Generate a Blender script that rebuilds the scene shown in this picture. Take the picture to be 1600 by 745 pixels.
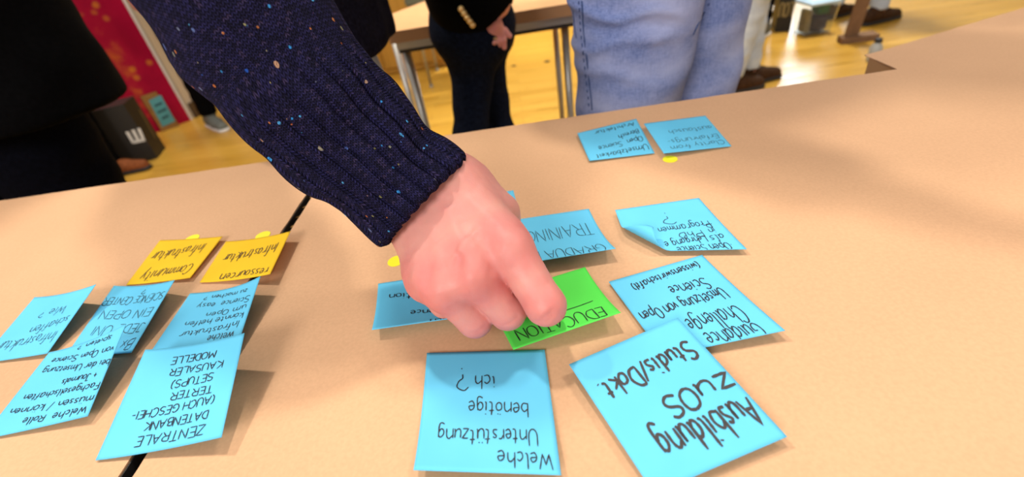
import bpy, math, random
import numpy as np
from mathutils import Vector, Matrix

# ------------------------------------------------------------------ clear
for o in list(bpy.data.objects):
    bpy.data.objects.remove(o)
SC = bpy.context.scene
COL = SC.collection

# ------------------------------------------------------------------ camera (24 cm above the table, photographer leaning in)
FPX = 720.0
PITCH, ROLL, CAMH, YAW = 0.616541261, -0.172286152, 0.224248014, math.atan(-0.0706539)
TZ = 0.74                                     # table surface
def _basis():
    F = np.array([0, math.cos(PITCH), -math.sin(PITCH)]); X = np.array([1.0, 0, 0]); U0 = np.cross(X, F)
    c, s = math.cos(ROLL), math.sin(ROLL)
    R = c * X + s * U0; U = -s * X + c * U0
    c, s = math.cos(-YAW), math.sin(-YAW)
    rz = lambda v: np.array([c * v[0] - s * v[1], s * v[0] + c * v[1], v[2]])
    return rz(F), rz(R), rz(U)
CF, CR, CU = _basis()
CC = np.array([0, 0, TZ + CAMH])
cam = bpy.data.cameras.new('camera')
cam.sensor_width = 36.0
cam.lens = FPX / 1600.0 * 36.0
cam.clip_start = 0.01
cam.dof.use_dof = True
cam.dof.focus_distance = 0.31
cam.dof.aperture_fstop = 5.6
co = bpy.data.objects.new('camera', cam)
M = Matrix(((CR[0], CU[0], -CF[0], CC[0]), (CR[1], CU[1], -CF[1], CC[1]), (CR[2], CU[2], -CF[2], CC[2]), (0, 0, 0, 1)))
co.matrix_world = M
COL.objects.link(co)
SC.camera = co

# ------------------------------------------------------------------ world, lamps, exposure
SC.view_settings.view_transform = 'Standard'
SC.view_settings.look = 'None'
SC.view_settings.exposure = 0.0
SC.view_settings.gamma = 1.0
SC.view_settings.use_curve_mapping = False
w = bpy.data.worlds.new('world'); SC.world = w
w.use_nodes = True
w.node_tree.nodes['Background'].inputs[0].default_value = (1.0, 0.94, 0.88, 1)
w.node_tree.nodes['Background'].inputs[1].default_value = 0.52
def lamp(name, loc, target, size, power, col, spread=180):
    l = bpy.data.lights.new(name, 'AREA'); l.shape = 'DISK'; l.size = size; l.spread = math.radians(spread); l.energy = power; l.color = col
    o = bpy.data.objects.new(name, l); COL.objects.link(o)
    o.location = loc
    d = Vector(target) - Vector(loc)
    o.rotation_euler = d.to_track_quat('-Z', 'Y').to_euler()
    return o
lamp('ceiling_or_fill_lamp', (-1.35, 1.25, 3.0), (-0.1, 0.3, 0.7), 0.16, 38, (1.0, 0.93, 0.82))
lamp('ceiling_or_fill_lamp', (-0.12, 0.98, 3.0), (0.1, 0.3, 0.7), 0.16, 27, (1.0, 0.93, 0.82))
lamp('ceiling_or_fill_lamp', (1.5, 0.9, 3.0), (0.6, 0.4, 0.7), 0.5, 22, (1.0, 0.93, 0.82))
lamp('ceiling_or_fill_lamp', (0.1, 4.3, 3.0), (0.1, 4.25, 0.0), 0.5, 26, (1.0, 0.95, 0.86), 75)  # downlight added for a bright far floor, spread narrowed so nearer floor stays dim
lamp('ceiling_or_fill_lamp', (2.2, 3.6, 3.0), (2.2, 3.5, 0.0), 0.35, 32, (1.0, 0.97, 0.92), 100)  # second downlight added to brighten the floor at right
lamp('ceiling_or_fill_lamp', (0.0, 1.9, 3.0), (0.0, 1.7, 0.0), 0.3, 12, (1.0, 0.95, 0.86), 60)
lamp('ceiling_or_fill_lamp', (-2.2, 3.2, 3.0), (-2.3, 3.2, 0.0), 0.6, 16, (1.0, 0.93, 0.82), 110)
lamp('ceiling_or_fill_lamp', (-1.1, -2.2, 2.4), (0.2, 0.9, 0.8), 1.3, 70, (1.0, 0.96, 0.92))  # unseen fill lamp added behind the camera to brighten the jeans
lamp('window_daylight', (4.6, 8.2, 2.2), (2.0, 3.0, 0.0), 1.2, 60, (0.86, 0.94, 1.0))

# ------------------------------------------------------------------ pixel -> point helpers (1600x745 frame)
def ray(px, py):
    d = CF * FPX + CR * (px - 800) - CU * (py - 372.5)
    return d / np.linalg.norm(d)
def at(px, py, z):                            # z absolute
    d = ray(px, py); return CC + d * ((z - CC[2]) / d[2])
def att(px, py, h=0.0):                       # h above the table
    return at(px, py, TZ + h)
def aty(px, py, y):
    d = ray(px, py); return CC + d * (y / d[1])
def atd(px, py, dist):
    return CC + ray(px, py) * dist
def pix(P):
    v = np.asarray(P, float) - CC
    return np.array([800 + FPX * (v @ CR) / (v @ CF), 372.5 - FPX * (v @ CU) / (v @ CF)])

# ------------------------------------------------------------------ material helpers
def new_mat(name, col=(0.8, 0.8, 0.8), rough=0.6, metal=0.0, spec=0.5, trans=0.0, sss=0.0):
    m = bpy.data.materials.new(name); m.use_nodes = True
    b = m.node_tree.nodes['Principled BSDF']
    b.inputs['Base Color'].default_value = (*col, 1)
    b.inputs['Roughness'].default_value = rough
    b.inputs['Metallic'].default_value = metal
    b.inputs['Specular IOR Level'].default_value = spec
    b.inputs['Transmission Weight'].default_value = trans
    if sss:
        b.inputs['Subsurface Weight'].default_value = sss
        b.inputs['Subsurface Radius'].default_value = (1.0, 0.35, 0.2)
        b.inputs['Subsurface Scale'].default_value = 0.006
    return m
class NT:
    def __init__(s, m):
        s.t = m.node_tree; s.b = s.t.nodes['Principled BSDF']
    def n(s, typ, **kw):
        nd = s.t.nodes.new(typ)
        for k, v in kw.items():
            if k.startswith('i_'):
                key = k[2:]
                key = int(key) if key.isdigit() else key.replace('_', ' ')
                nd.inputs[key].default_value = v
            else: setattr(nd, k, v)
        return nd
    def l(s, a, b): s.t.links.new(a, b)
    def coord(s, kind='Object', scale=(1, 1, 1), rot=(0, 0, 0)):
        tc = s.n('ShaderNodeTexCoord'); mp = s.n('ShaderNodeMapping')
        mp.inputs['Scale'].default_value = scale; mp.inputs['Rotation'].default_value = rot
        s.l(tc.outputs[kind], mp.inputs[0]); return mp.outputs[0]
    def noise(s, vec, scale, detail=3, rough=0.5):
        nd = s.n('ShaderNodeTexNoise'); nd.inputs['Scale'].default_value = scale
        nd.inputs['Detail'].default_value = detail; nd.inputs['Roughness'].default_value = rough
        s.l(vec, nd.inputs['Vector']); return nd.outputs['Fac']
    def ramp(s, fac, stops):
        nd = s.n('ShaderNodeValToRGB'); cr = nd.color_ramp
        while len(cr.elements) < len(stops): cr.elements.new(0.5)
        for e, (p, c) in zip(cr.elements, stops):
            e.position = p; e.color = (*c, 1) if len(c) == 3 else c
        s.l(fac, nd.inputs[0]); return nd.outputs[0]
    def mix(s, fac, a, b, mode='MIX'):
        nd = s.n('ShaderNodeMix', data_type='RGBA', blend_type=mode)
        for sock, v in ((nd.inputs[0], fac), (nd.inputs[6], a), (nd.inputs[7], b)):
            if isinstance(v, (int, float)): sock.default_value = v
            elif isinstance(v, tuple): sock.default_value = (*v, 1)
            else: s.l(v, sock)
        return nd.outputs[2]
    def math(s, op, a, b=None, c=None):
        nd = s.n('ShaderNodeMath', operation=op)
        for i, v in enumerate((a, b, c)):
            if v is None: continue
            if isinstance(v, (int, float)): nd.inputs[i].default_value = v
            else: s.l(v, nd.inputs[i])
        return nd.outputs[0]
    def bump(s, h, strength=0.3, dist=0.001):
        nd = s.n('ShaderNodeBump'); nd.inputs['Strength'].default_value = strength; nd.inputs['Distance'].default_value = dist
        s.l(h, nd.inputs['Height']); s.l(nd.outputs[0], s.b.inputs['Normal'])
    def color(s, c): s.l(c, s.b.inputs['Base Color'])

def mat_kraft():
    m = new_mat('kraft_paper', rough=0.75, spec=0.25); t = NT(m)
    v = t.coord('Object')
    a = t.noise(v, 7, 4); f = t.noise(v, 420, 2, 0.6); g = t.noise(v, 130, 3)
    base = t.ramp(a, [(0.3, (0.63, 0.37, 0.210)), (0.7, (0.68, 0.405, 0.23))])
    fib = t.ramp(f, [(0.3, (0.95, 0.94, 0.93)), (0.7, (1.03, 1.03, 1.03))])
    c = t.mix(1.0, base, fib, 'MULTIPLY')
    vo = t.n('ShaderNodeTexVoronoi'); vo.inputs['Scale'].default_value = 34; t.l(v, vo.inputs['Vector'])
    wn = t.n('ShaderNodeSeparateColor'); t.l(vo.outputs['Color'], wn.inputs[0])
    near = t.math('LESS_THAN', vo.outputs['Distance'], 0.035); pick = t.math('GREATER_THAN', wn.outputs[0], 0.72)
    c = t.mix(t.math('MULTIPLY', t.math('MULTIPLY', near, pick), 0.5), c, (0.30, 0.16, 0.07))
    t.color(c); t.bump(g, 0.06, 0.001); return m
def mat_note(name, col, dark):
    m = new_mat(name, rough=0.7, spec=0.2); t = NT(m); v = t.coord('Object')
    a = t.noise(v, 18, 3); c = t.ramp(a, [(0.35, dark), (0.65, col)]); t.color(c)
    t.bump(t.noise(v, 500, 2), 0.05, 0.0005)
    tr = t.n('ShaderNodeBsdfTranslucent'); t.l(c, tr.inputs[0])       # thin paper lets some light through
    ms = t.n('ShaderNodeMixShader'); ms.inputs[0].default_value = 0.14
    out = t.t.nodes['Material Output']
    t.l(t.b.outputs[0], ms.inputs[1]); t.l(tr.outputs[0], ms.inputs[2]); t.l(ms.outputs[0], out.inputs[0]); return m
def mat_skin(name='skin'):
    m = new_mat(name, rough=0.5, spec=0.35, sss=0.25); t = NT(m); v = t.coord('Object')
    at_ = t.n('ShaderNodeAttribute', attribute_name='flush'); a = t.noise(v, 55, 4)
    fl = t.math('ADD', t.math('MULTIPLY', at_.outputs['Fac'], 1.1), t.math('MULTIPLY', t.math('SUBTRACT', a, 0.5), 0.7))
    c = t.ramp(fl, [(0.0, (0.73, 0.35, 0.29)), (0.35, (0.71, 0.285, 0.25)), (1.0, (0.63, 0.135, 0.14))])
    t.color(c)
    vo = t.n('ShaderNodeTexVoronoi', feature='DISTANCE_TO_EDGE'); vo.inputs['Scale'].default_value = 520; t.l(v, vo.inputs['Vector'])
    h = t.math('ADD', t.math('MULTIPLY', vo.outputs['Distance'], 0.6), t.noise(v, 260, 3))
    t.bump(h, 0.22, 0.0006); return m
def mat_fabric(name, col, var=0.25, scale=120, rough=0.9, fade=None):
    m = new_mat(name, rough=rough, spec=0.05); t = NT(m); v = t.coord('Object')
    a = t.noise(v, scale, 3); lo = tuple(c * (1 - var) for c in col); hi = tuple(min(1, c * (1 + var)) for c in col)
    c = t.ramp(a, [(0.3, lo), (0.7, hi)])
    if fade:
        b = t.noise(v, 9, 3); c = t.mix(t.ramp(b, [(0.42, (0, 0, 0)), (0.68, (1, 1, 1))]), c, fade)
    t.color(c); t.bump(t.noise(v, 600, 2), 0.3, 0.0008); return m
def mat_denim(name, lo, hi, fade):
    m = new_mat(name, rough=0.85, spec=0.15); t = NT(m)
    v1 = t.coord('Object', (900, 900, 60)); v2 = t.coord('Object', (160, 160, 700)); v = t.coord('Object')
    v3 = t.coord('Object', (9, 9, 20))
    a = t.noise(v1, 1, 2); b = t.noise(v2, 1, 2)
    ab = t.math('ADD', t.math('MULTIPLY', a, 0.55), t.math('MULTIPLY', b, 0.45))
    c = t.ramp(ab, [(0.38, lo), (0.62, hi)])
    f = t.ramp(t.noise(v3, 1, 4), [(0.40, (0, 0, 0)), (0.66, (1, 1, 1))])
    c = t.mix(t.math('MULTIPLY', f, 0.75), c, fade); t.color(c)
    t.bump(ab, 0.35, 0.001); return m
def mat_knit():
    m = new_mat('tweed_knit', rough=0.95, spec=0.1); t = NT(m)
    uv = t.n('ShaderNodeUVMap', uv_map='UVMap'); sx = t.n('ShaderNodeSeparateXYZ'); t.l(uv.outputs[0], sx.inputs[0])
    u = t.math('MULTIPLY', sx.outputs[0], 112.0); vv = t.math('MULTIPLY', sx.outputs[1], 190.0)
    fu = t.math('FRACT', u); iu = t.math('FLOOR', u)
    au = t.math('ABSOLUTE', t.math('SUBTRACT', fu, 0.5))
    row = t.math('ADD', vv, t.math('MULTIPLY', au, 1.5)); fr = t.math('FRACT', row); ir = t.math('FLOOR', row)
    hv = t.math('SINE', t.math('MULTIPLY', fr, math.pi)); hu = t.math('SINE', t.math('MULTIPLY', t.math('MULTIPLY', au, 2.0), math.pi))
    h = t.math('MULTIPLY', hv, t.math('POWER', hu, 0.6))
    idv = t.n('ShaderNodeCombineXYZ'); t.l(iu, idv.inputs[0]); t.l(ir, idv.inputs[1])
    wn = t.n('ShaderNodeTexWhiteNoise', noise_dimensions='3D'); t.l(idv.outputs[0], wn.inputs['Vector'])
    sep = t.n('ShaderNodeSeparateColor'); t.l(wn.outputs['Color'], sep.inputs[0])
    base = t.ramp(wn.outputs['Value'], [(0.0, (0.014, 0.013, 0.042)), (0.35, (0.020, 0.019, 0.07)), (0.8, (0.030, 0.028, 0.115)), (1.0, (0.06, 0.045, 0.12))])
    base = t.mix(t.math('SMOOTH_MIN', t.math('MULTIPLY', h, 1.25), 1.0, 0.2), (0.0015, 0.0015, 0.004), base)
    # flecks a couple of stitches large
    fv = t.n('ShaderNodeCombineXYZ'); t.l(t.math('MULTIPLY', sx.outputs[0], 74.0), fv.inputs[0]); t.l(t.math('MULTIPLY', sx.outputs[1], 74.0), fv.inputs[1])
    vo = t.n('ShaderNodeTexVoronoi'); vo.inputs['Scale'].default_value = 1.0; t.l(fv.outputs[0], vo.inputs['Vector'])
    s2 = t.n('ShaderNodeSeparateColor'); t.l(vo.outputs['Color'], s2.inputs[0])
    near = t.math('LESS_THAN', vo.outputs['Distance'], t.math('ADD', 0.10, t.math('MULTIPLY', t.math('POWER', s2.outputs[1], 2.0), 0.24)))
    pick = t.math('GREATER_THAN', s2.outputs[0], 0.72)
    fc = t.ramp(t.math('FRACT', t.math('MULTIPLY', t.math('ADD', s2.outputs[2], s2.outputs[1]), 7.13)), [(0.0, (0.04, 0.32, 0.85)), (0.36, (0.12, 0.5, 0.95)), (0.42, (0.6, 0.15, 0.04)), (0.62, (0.65, 0.25, 0.09)), (0.66, (0.5, 0.45, 0.4)), (0.8, (0.35, 0.32, 0.06)), (1.0, (0.02, 0.12, 0.65))])
    c = t.mix(t.math('MULTIPLY', near, pick), base, fc)
    t.color(c); t.bump(h, 1.0, 0.0010); return m
def mat_floor():
    m = new_mat('parquet', rough=0.28, spec=0.5); t = NT(m)
    v = t.coord('Object', (1, 1, 1)); br = t.n('ShaderNodeTexBrick')
    br.inputs['Scale'].default_value = 1.0; br.inputs['Brick Width'].default_value = 1.1; br.inputs['Row Height'].default_value = 0.09
    br.inputs['Mortar Size'].default_value = 0.0012; br.inputs['Color1'].default_value = (0.50, 0.265, 0.030, 1); br.inputs['Color2'].default_value = (0.60, 0.34, 0.050, 1)
    br.inputs['Mortar'].default_value = (0.36, 0.18, 0.025, 1); t.l(v, br.inputs['Vector'])
    g = t.noise(t.coord('Object', (3, 40, 3)), 1, 4)
    c = t.mix(1.0, br.outputs[0], t.ramp(g, [(0.3, (0.86, 0.84, 0.80)), (0.7, (1.08, 1.08, 1.05))]), 'MULTIPLY'); t.color(c)
    t.l(t.ramp(g, [(0.3, (0.26,) * 3), (0.7, (0.40,) * 3)]), t.b.inputs['Roughness']); return m
def mat_wood(name, a, b):
    m = new_mat(name, rough=0.5, spec=0.3); t = NT(m)
    g = t.noise(t.coord('Object', (30, 30, 2)), 1, 4); t.color(t.ramp(g, [(0.3, a), (0.7, b)])); return m

KRAFT = mat_kraft()
BLUE = mat_note('blue_paper', (0.16, 0.66, 0.97), (0.145, 0.62, 0.93))
ORANGE = mat_note('orange_paper', (0.95, 0.61, 0.025), (0.92, 0.57, 0.02))
GREEN = mat_note('green_paper', (0.13, 0.90, 0.115), (0.12, 0.86, 0.105))
INK = new_mat('black_ink', (0.012, 0.014, 0.02), 0.6)
INKB = new_mat('brown_black_ink', (0.05, 0.02, 0.008), 0.6)
YEL = new_mat('yellow_sticker', (0.90, 0.83, 0.02), 0.5)
SKIN = mat_skin()
KNIT = mat_knit()
NAVY = mat_fabric('navy_wool', (0.008, 0.008, 0.018), 0.5, 200)
BLACK = mat_fabric('black_cloth', (0.0016, 0.0016, 0.002), 0.4, 150)
DARKNAVY = mat_fabric('dark_navy_cloth', (0.002, 0.0023, 0.005), 0.4, 150)
DKDENIM = mat_fabric('dark_denim', (0.006, 0.009, 0.02), 0.4, 150)
DENIM = mat_denim('light_denim', (0.12, 0.17, 0.38), (0.23, 0.29, 0.56), (0.42, 0.46, 0.70))
DENIM2 = mat_denim('pale_denim', (0.30, 0.36, 0.44), (0.42, 0.48, 0.55), (0.5, 0.55, 0.6))
GREYJ = mat_denim('grey_white_denim', (0.38, 0.45, 0.56), (0.52, 0.60, 0.72), (0.62, 0.70, 0.80))
BROWNL = mat_fabric('brown_leather', (0.05, 0.024, 0.012), 0.3, 60, 0.5)
TANL = mat_fabric('tan_leather', (0.20, 0.06, 0.02), 0.3, 60, 0.5)
SOLE = new_mat('dark_sole', (0.015, 0.012, 0.01), 0.7)
WHITES = new_mat('white_sole', (0.75, 0.74, 0.72), 0.6)
GREYS = mat_fabric('grey_canvas', (0.16, 0.17, 0.15), 0.3, 200)
HAIR = mat_fabric('hair', (0.03, 0.018, 0.01), 0.5, 200)
TWOOD = mat_wood('beech_laminate', (0.44, 0.245, 0.105), (0.48, 0.265, 0.118))
EDGEB = new_mat('brown_edge_band', (0.36, 0.19, 0.09), 0.5)
STEEL = new_mat('grey_steel', (0.42, 0.41, 0.38), 0.35, 0.7)
BLACKM = new_mat('black_metal', (0.01, 0.01, 0.012), 0.5)
GOLD = new_mat('gold_metal', (0.85, 0.58, 0.24), 0.3, 0.85)
PLAST = new_mat('black_plastic', (0.012, 0.010, 0.008), 0.5)
WHITEP = new_mat('white_print', (0.72, 0.70, 0.66), 0.6)
CARD = mat_fabric('brown_cardboard', (0.30, 0.16, 0.05), 0.12, 30, 0.8)

# ------------------------------------------------------------------ object helpers
def empty(name, loc, rz=0.0):
    o = bpy.data.objects.new(name, None); o.empty_display_size = 0.05
    COL.objects.link(o); o.location = Vector(tuple(float(c) for c in loc)); o.rotation_euler = (0, 0, rz)
    bpy.context.view_layer.update(); return o
def tag(o, label=None, cat=None, group=None, kind=None):
    if label: o['label'] = label
    if cat: o['category'] = cat
    if group: o['group'] = group
    if kind: o['kind'] = kind
    return o
def world_of(o):
    m = o.matrix_basis.copy()
    while o.parent: o = o.parent; m = o.matrix_basis @ m
    return m
def mesh_obj(name, verts, faces, mats, parent=None, smooth=False, fmat=None, origin=None):
    """verts in WORLD coordinates; stored relative to the parent's frame (or to origin)."""
    verts = np.asarray(verts, float).reshape(-1, 3)
    if parent is not None:
        inv = np.array(world_of(parent).inverted())
        verts = verts @ inv[:3, :3].T + inv[:3, 3]
    elif origin is not None:
        verts = verts - np.asarray(origin, float)
    me = bpy.data.meshes.new(name)
    me.from_pydata(verts.tolist(), [], faces if isinstance(faces, list) else faces.tolist())
    for m in (mats if isinstance(mats, (list, tuple)) else [mats]): me.materials.append(m)
    if fmat is not None: me.polygons.foreach_set('material_index', np.asarray(fmat, np.int32))
    if smooth: me.polygons.foreach_set('use_smooth', np.ones(len(me.polygons), bool))
    me.update()
    o = bpy.data.objects.new(name, me); COL.objects.link(o)
    if parent is not None: o.parent = parent
    elif origin is not None: o.location = Vector(tuple(float(c) for c in origin))
    return o
class MB:
    """collects simple solids as one mesh (world coordinates)"""
    def __init__(s): s.v = []; s.f = []
    def add(s, v, f):
        n = len(s.v); s.v += [tuple(map(float, p)) for p in v]; s.f += [[i + n for i in q] for q in f]; return s
    def box(s, c, size, rz=0.0, bev=0.0):
        cx, cy, cz = c; a, b, h = [k / 2 for k in size]
        cs, sn = math.cos(rz), math.sin(rz)
        if bev <= 0:
            P = [(x, y, z) for z in (-h, h) for x, y in ((-a, -b), (a, -b), (a, b), (-a, b))]
            F = [[3, 2, 1, 0], [4, 5, 6, 7], [0, 1, 5, 4], [1, 2, 6, 5], [2, 3, 7, 6], [3, 0, 4, 7]]
        else:
            P = []; e = bev
            for z, ins in ((-h, e), (-h + e, 0), (h - e, 0), (h, e)):
                x0, y0 = a - ins, b - ins
                P += [(-x0 + e, -y0, z), (x0 - e, -y0, z), (x0, -y0 + e, z), (x0, y0 - e, z), (x0 - e, y0, z), (-x0 + e, y0, z), (-x0, y0 - e, z), (-x0, -y0 + e, z)]
            F = [list(range(7, -1, -1)), list(range(24, 32))]
            for r in range(3):
                for i in range(8):
                    j = (i + 1) % 8; F.append([r * 8 + i, r * 8 + j, r * 8 + 8 + j, r * 8 + 8 + i])
        return s.add([(cx + cs * x - sn * y, cy + sn * x + cs * y, cz + z) for x, y, z in P], F)
    def tube(s, pts, rad, n=12, cap=True):
        pts = [np.asarray(p, float) for p in pts]; k = len(pts)
        rad = [rad] * k if isinstance(rad, (int, float)) else rad
        V = []; F = []; prev = None
        for i, p in enumerate(pts):
            t = pts[min(i + 1, k - 1)] - pts[max(i - 1, 0)]; t = t / np.linalg.norm(t)
            a = prev if prev is not None else (np.array([0, 0, 1.0]) if abs(t[2]) < 0.9 else np.array([1.0, 0, 0]))
            a = a - t * (a @ t); a /= np.linalg.norm(a); b = np.cross(t, a); prev = a
            V += [p + rad[i] * (math.cos(2 * math.pi * j / n) * a + math.sin(2 * math.pi * j / n) * b) for j in range(n)]
        for i in range(k - 1):
            for j in range(n):
                F.append([i * n + j, i * n + (j + 1) % n, (i + 1) * n + (j + 1) % n, (i + 1) * n + j])
        if cap: F += [list(range(n - 1, -1, -1)), list(range((k - 1) * n, k * n))]
        return s.add(V, F)
    def prism(s, poly, z0, z1):
        n = len(poly)
        V = [(x, y, z0) for x, y in poly] + [(x, y, z1) for x, y in poly]
        F = [list(range(n - 1, -1, -1)), list(range(n, 2 * n))] + [[i, (i + 1) % n, n + (i + 1) % n, n + i] for i in range(n)]
        return s.add(V, F)
    def slab(s, q, t):
        """quad q (4 world points) extruded by vector t"""
        q = [np.asarray(p, float) for p in q]; t = np.asarray(t, float)
        return s.add(q + [p + t for p in q], [[3, 2, 1, 0], [4, 5, 6, 7], [0, 1, 5, 4], [1, 2, 6, 5], [2, 3, 7, 6], [3, 0, 4, 7]])
    def build(s, name, mats, parent=None, smooth=False, origin=None):
        return mesh_obj(name, s.v, s.f, mats, parent, smooth, None, origin)

# ------------------------------------------------------------------ implicit surfaces (bodies, clothes, shoes)
def cap(a, b, ra, rb=None): return (np.asarray(a, float), np.asarray(b, float), ra, ra if rb is None else rb)
def d_cap(P, c):
    a, b, ra, rb = c; ab = (b - a).astype(np.float32); L = float(ab @ ab) + 1e-12
    pa = P - a.astype(np.float32)
    t = np.clip((pa @ ab) / L, 0, 1)
    d = np.linalg.norm(pa - t[..., None] * ab, axis=-1)
    return d - (ra + (rb - ra) * t)
def smin(a, b, k):
    if k <= 0: return np.minimum(a, b)
    h = np.clip(0.5 + 0.5 * (b - a) / k, 0, 1)
    return b + (a - b) * h - k * h * (1 - h)
def d_group(P, caps, k):
    d = None
    for c in caps:
        e = d_cap(P, c); d = e if d is None else smin(d, e, k)
    return d
def bounds(caps, pad):
    lo = np.min([np.minimum(c[0], c[1]) - max(c[2], c[3]) for c in caps], 0) - pad
    hi = np.max([np.maximum(c[0], c[1]) + max(c[2], c[3]) for c in caps], 0) + pad
    return lo, hi
def surface_nets(fn, lo, hi, h):
    n = [int(math.ceil((hi[i] - lo[i]) / h)) + 2 for i in range(3)]
    ax = [(lo[i] + h * np.arange(n[i])).astype(np.float32) for i in range(3)]
    G = np.stack(np.meshgrid(*ax, indexing='ij'), -1)
    f = fn(G).astype(np.float32); del G
    f[0] = f[-1] = 1; f[:, 0] = f[:, -1] = 1; f[:, :, 0] = f[:, :, -1] = 1
    ins = f < 0
    cs = tuple(k - 1 for k in n)
    pos = np.zeros(cs + (3,), np.float32); cnt = np.zeros(cs, np.float32)
    corners = [(i, j, k) for i in (0, 1) for j in (0, 1) for k in (0, 1)]
    sl = lambda c: tuple(slice(c[d], c[d] + cs[d]) for d in range(3))
    for c in corners:
        for d in range(3):
            if c[d]: continue
            e = list(c); e[d] = 1
            fa, fb = f[sl(c)], f[sl(e)]; m = ins[sl(c)] != ins[sl(e)]
            t = np.where(m, fa / np.where(m, fa - fb, 1), 0)
            for q in range(3):
                pos[..., q] += np.where(m, c[q] + (t if q == d else 0), 0)
            cnt += m
    occ = cnt > 0
    idx = np.full(cs, -1, np.int64); idx[occ] = np.arange(occ.sum())
    ij = np.argwhere(occ)
    V = np.asarray(lo) + h * (ij + pos[occ] / cnt[occ][:, None])
    faces = []
    for d in range(3):
        a = [slice(0, n[q]) for q in range(3)]; b = list(a)
        a[d] = slice(0, n[d] - 1); b[d] = slice(1, n[d])
        A, B = ins[tuple(a)], ins[tuple(b)]
        e = np.argwhere(A != B); sgn = A[tuple(e.T)]
        o1, o2 = (d + 1) % 3, (d + 2) % 3
        q = []
        for s1, s2 in ((0, 0), (1, 0), (1, 1), (0, 1)):
            c = e.copy(); c[:, o1] -= s1; c[:, o2] -= s2
            q.append(idx[c[:, 0], c[:, 1], c[:, 2]])
        Q = np.stack(q, 1); Q[sgn] = Q[sgn][:, ::-1]
        faces.append(Q)
    F = np.concatenate(faces)
    return V, F[(F >= 0).all(1)][:, ::-1]
def sdf_obj(name, fn, lo, hi, h, mats, parent, smooth=True):
    V, F = surface_nets(fn, lo, hi, h)
    return mesh_obj(name, V, F, mats, parent, smooth)
def vnoise(P, s, seed=0):
    """cheap smooth pseudo noise from sines"""
    x, y, z = P[..., 0] * s, P[..., 1] * s, P[..., 2] * s
    return (np.sin(x * 1.0 + 1.7 * np.sin(y * 0.9 + seed) + seed) + np.sin(y * 1.3 + 1.3 * np.sin(z * 1.1 + 2 * seed)) + np.sin(z * 1.2 + 1.5 * np.sin(x * 0.8 + 3 * seed))) / 3

# ------------------------------------------------------------------ room shell
def struct(o): o['kind'] = 'structure'; return o
struct(MB().box((0, 3, -0.05), (14, 16, 0.1)).build('floor', mat_floor()))
WALL = new_mat('cream_wall', (0.74, 0.66, 0.52), 0.8); t = NT(WALL); t.color(t.ramp(t.noise(t.coord('Object'), 3, 3), [(0.3, (0.72, 0.64, 0.50)), (0.7, (0.76, 0.68, 0.54))]))
OCHRE = mat_wood('ochre_panelling', (0.46, 0.24, 0.035), (0.56, 0.30, 0.05))
struct(MB().box((0, 9.05, 1.6), (14, 0.1, 3.2)).build('wall_back', OCHRE))
struct(MB().box((-6.05, 3, 1.6), (0.1, 12, 3.2)).build('wall_left', WALL))
struct(MB().box((6.05, 3, 1.6), (0.1, 12, 3.2)).build('wall_right', WALL))
struct(MB().box((-2.80, 4.9, 1.6), (0.60, 2.8, 3.2)).build('wall_pier', WALL))
struct(MB().box((-2.49, 4.91, 0.055), (0.022, 2.82, 0.11)).build('baseboard_pier', new_mat('dark_baseboard', (0.09, 0.055, 0.03), 0.5)))
# tall window in the back wall that mirrors in the floor
wf = MB()
WX, WZ = 4.9, 1.9
for dx in (-0.62, 0, 0.62): wf.box((WX + dx, 8.97, WZ), (0.07, 0.06, 2.3))
for dz in (-1.12, 0.3, 1.12): wf.box((WX, 8.97, WZ + dz), (1.31, 0.06, 0.07))
wo = struct(wf.build('window_1', new_mat('white_frame', (0.8, 0.8, 0.78), 0.5)))
PANE = new_mat('daylight_pane', (0.8, 0.9, 1.0), 0.3)
PANE.node_tree.nodes['Principled BSDF'].inputs['Emission Color'].default_value = (0.86, 0.94, 1.0, 1)
PANE.node_tree.nodes['Principled BSDF'].inputs['Emission Strength'].default_value = 4.0
struct(MB().box((WX, 8.985, WZ), (1.2, 0.01, 2.2)).build('window_pane', PANE, wo))

# ------------------------------------------------------------------ tables in front
def table(name, label, poly, legs, ztop):
    cx = sum(p[0] for p in poly) / len(poly); cy = sum(p[1] for p in poly) / len(poly)
    t = tag(empty(name, (cx, cy, 0)), label, 'table')
    MB().prism(poly, ztop - 0.025, ztop).build('tabletop', TWOOD, t)
    for xs in (-0.2490, -0.2395):
        if any(abs(p[0] - xs) < 1e-6 for p in poly):
            sg = -1 if xs < -.245 else 1
            MB().box((xs - sg * .0004, .209, ztop - .0125), (.0008, .698, .0252)).build('edge_band_or_gap_shade', BLACKM, t)  # black strip on the table side, stands for shade in the gap
    a = MB(); c = np.array([cx, cy]); q = [c + (np.array(p) - c) * 0.92 for p in legs]
    for i in range(len(q)):
        p0, p1 = q[i], q[(i + 1) % len(q)]; m = (p0 + p1) / 2; d = p1 - p0
        a.box((m[0], m[1], ztop - 0.05), (np.linalg.norm(d), 0.022, 0.05), math.atan2(d[1], d[0]))
    a.build('apron', STEEL, t)
    for p in q: 
        MB().tube([(p[0], p[1], 0.012), (p[0], p[1], ztop - 0.026)], 0.016, 14).tube([(p[0], p[1], 0), (p[0], p[1], 0.014)], 0.02, 14).build('leg', STEEL, t, True)
    return t
ST = TZ - 0.0012
tl = [(-1.60, -0.14), (-0.2490, -0.14), (-0.2490, 0.558), (-1.60, 0.558)]
table('table', 'left table under brown kraft paper, beyond the dark seam', tl, tl, ST)
tr_ = [(-0.2395, -0.14), (0.455, -0.14), (0.455, 0.558), (-0.2395, 0.558)]
table('table', 'middle table under kraft paper, carrying the hand and most blue notes', tr_, tr_, ST)
t3 = [(0.462, -0.14), (1.45, -0.14), (1.45, 0.968), (0.74, 0.718), (0.478, 0.627), (0.462, 0.618)]
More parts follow.
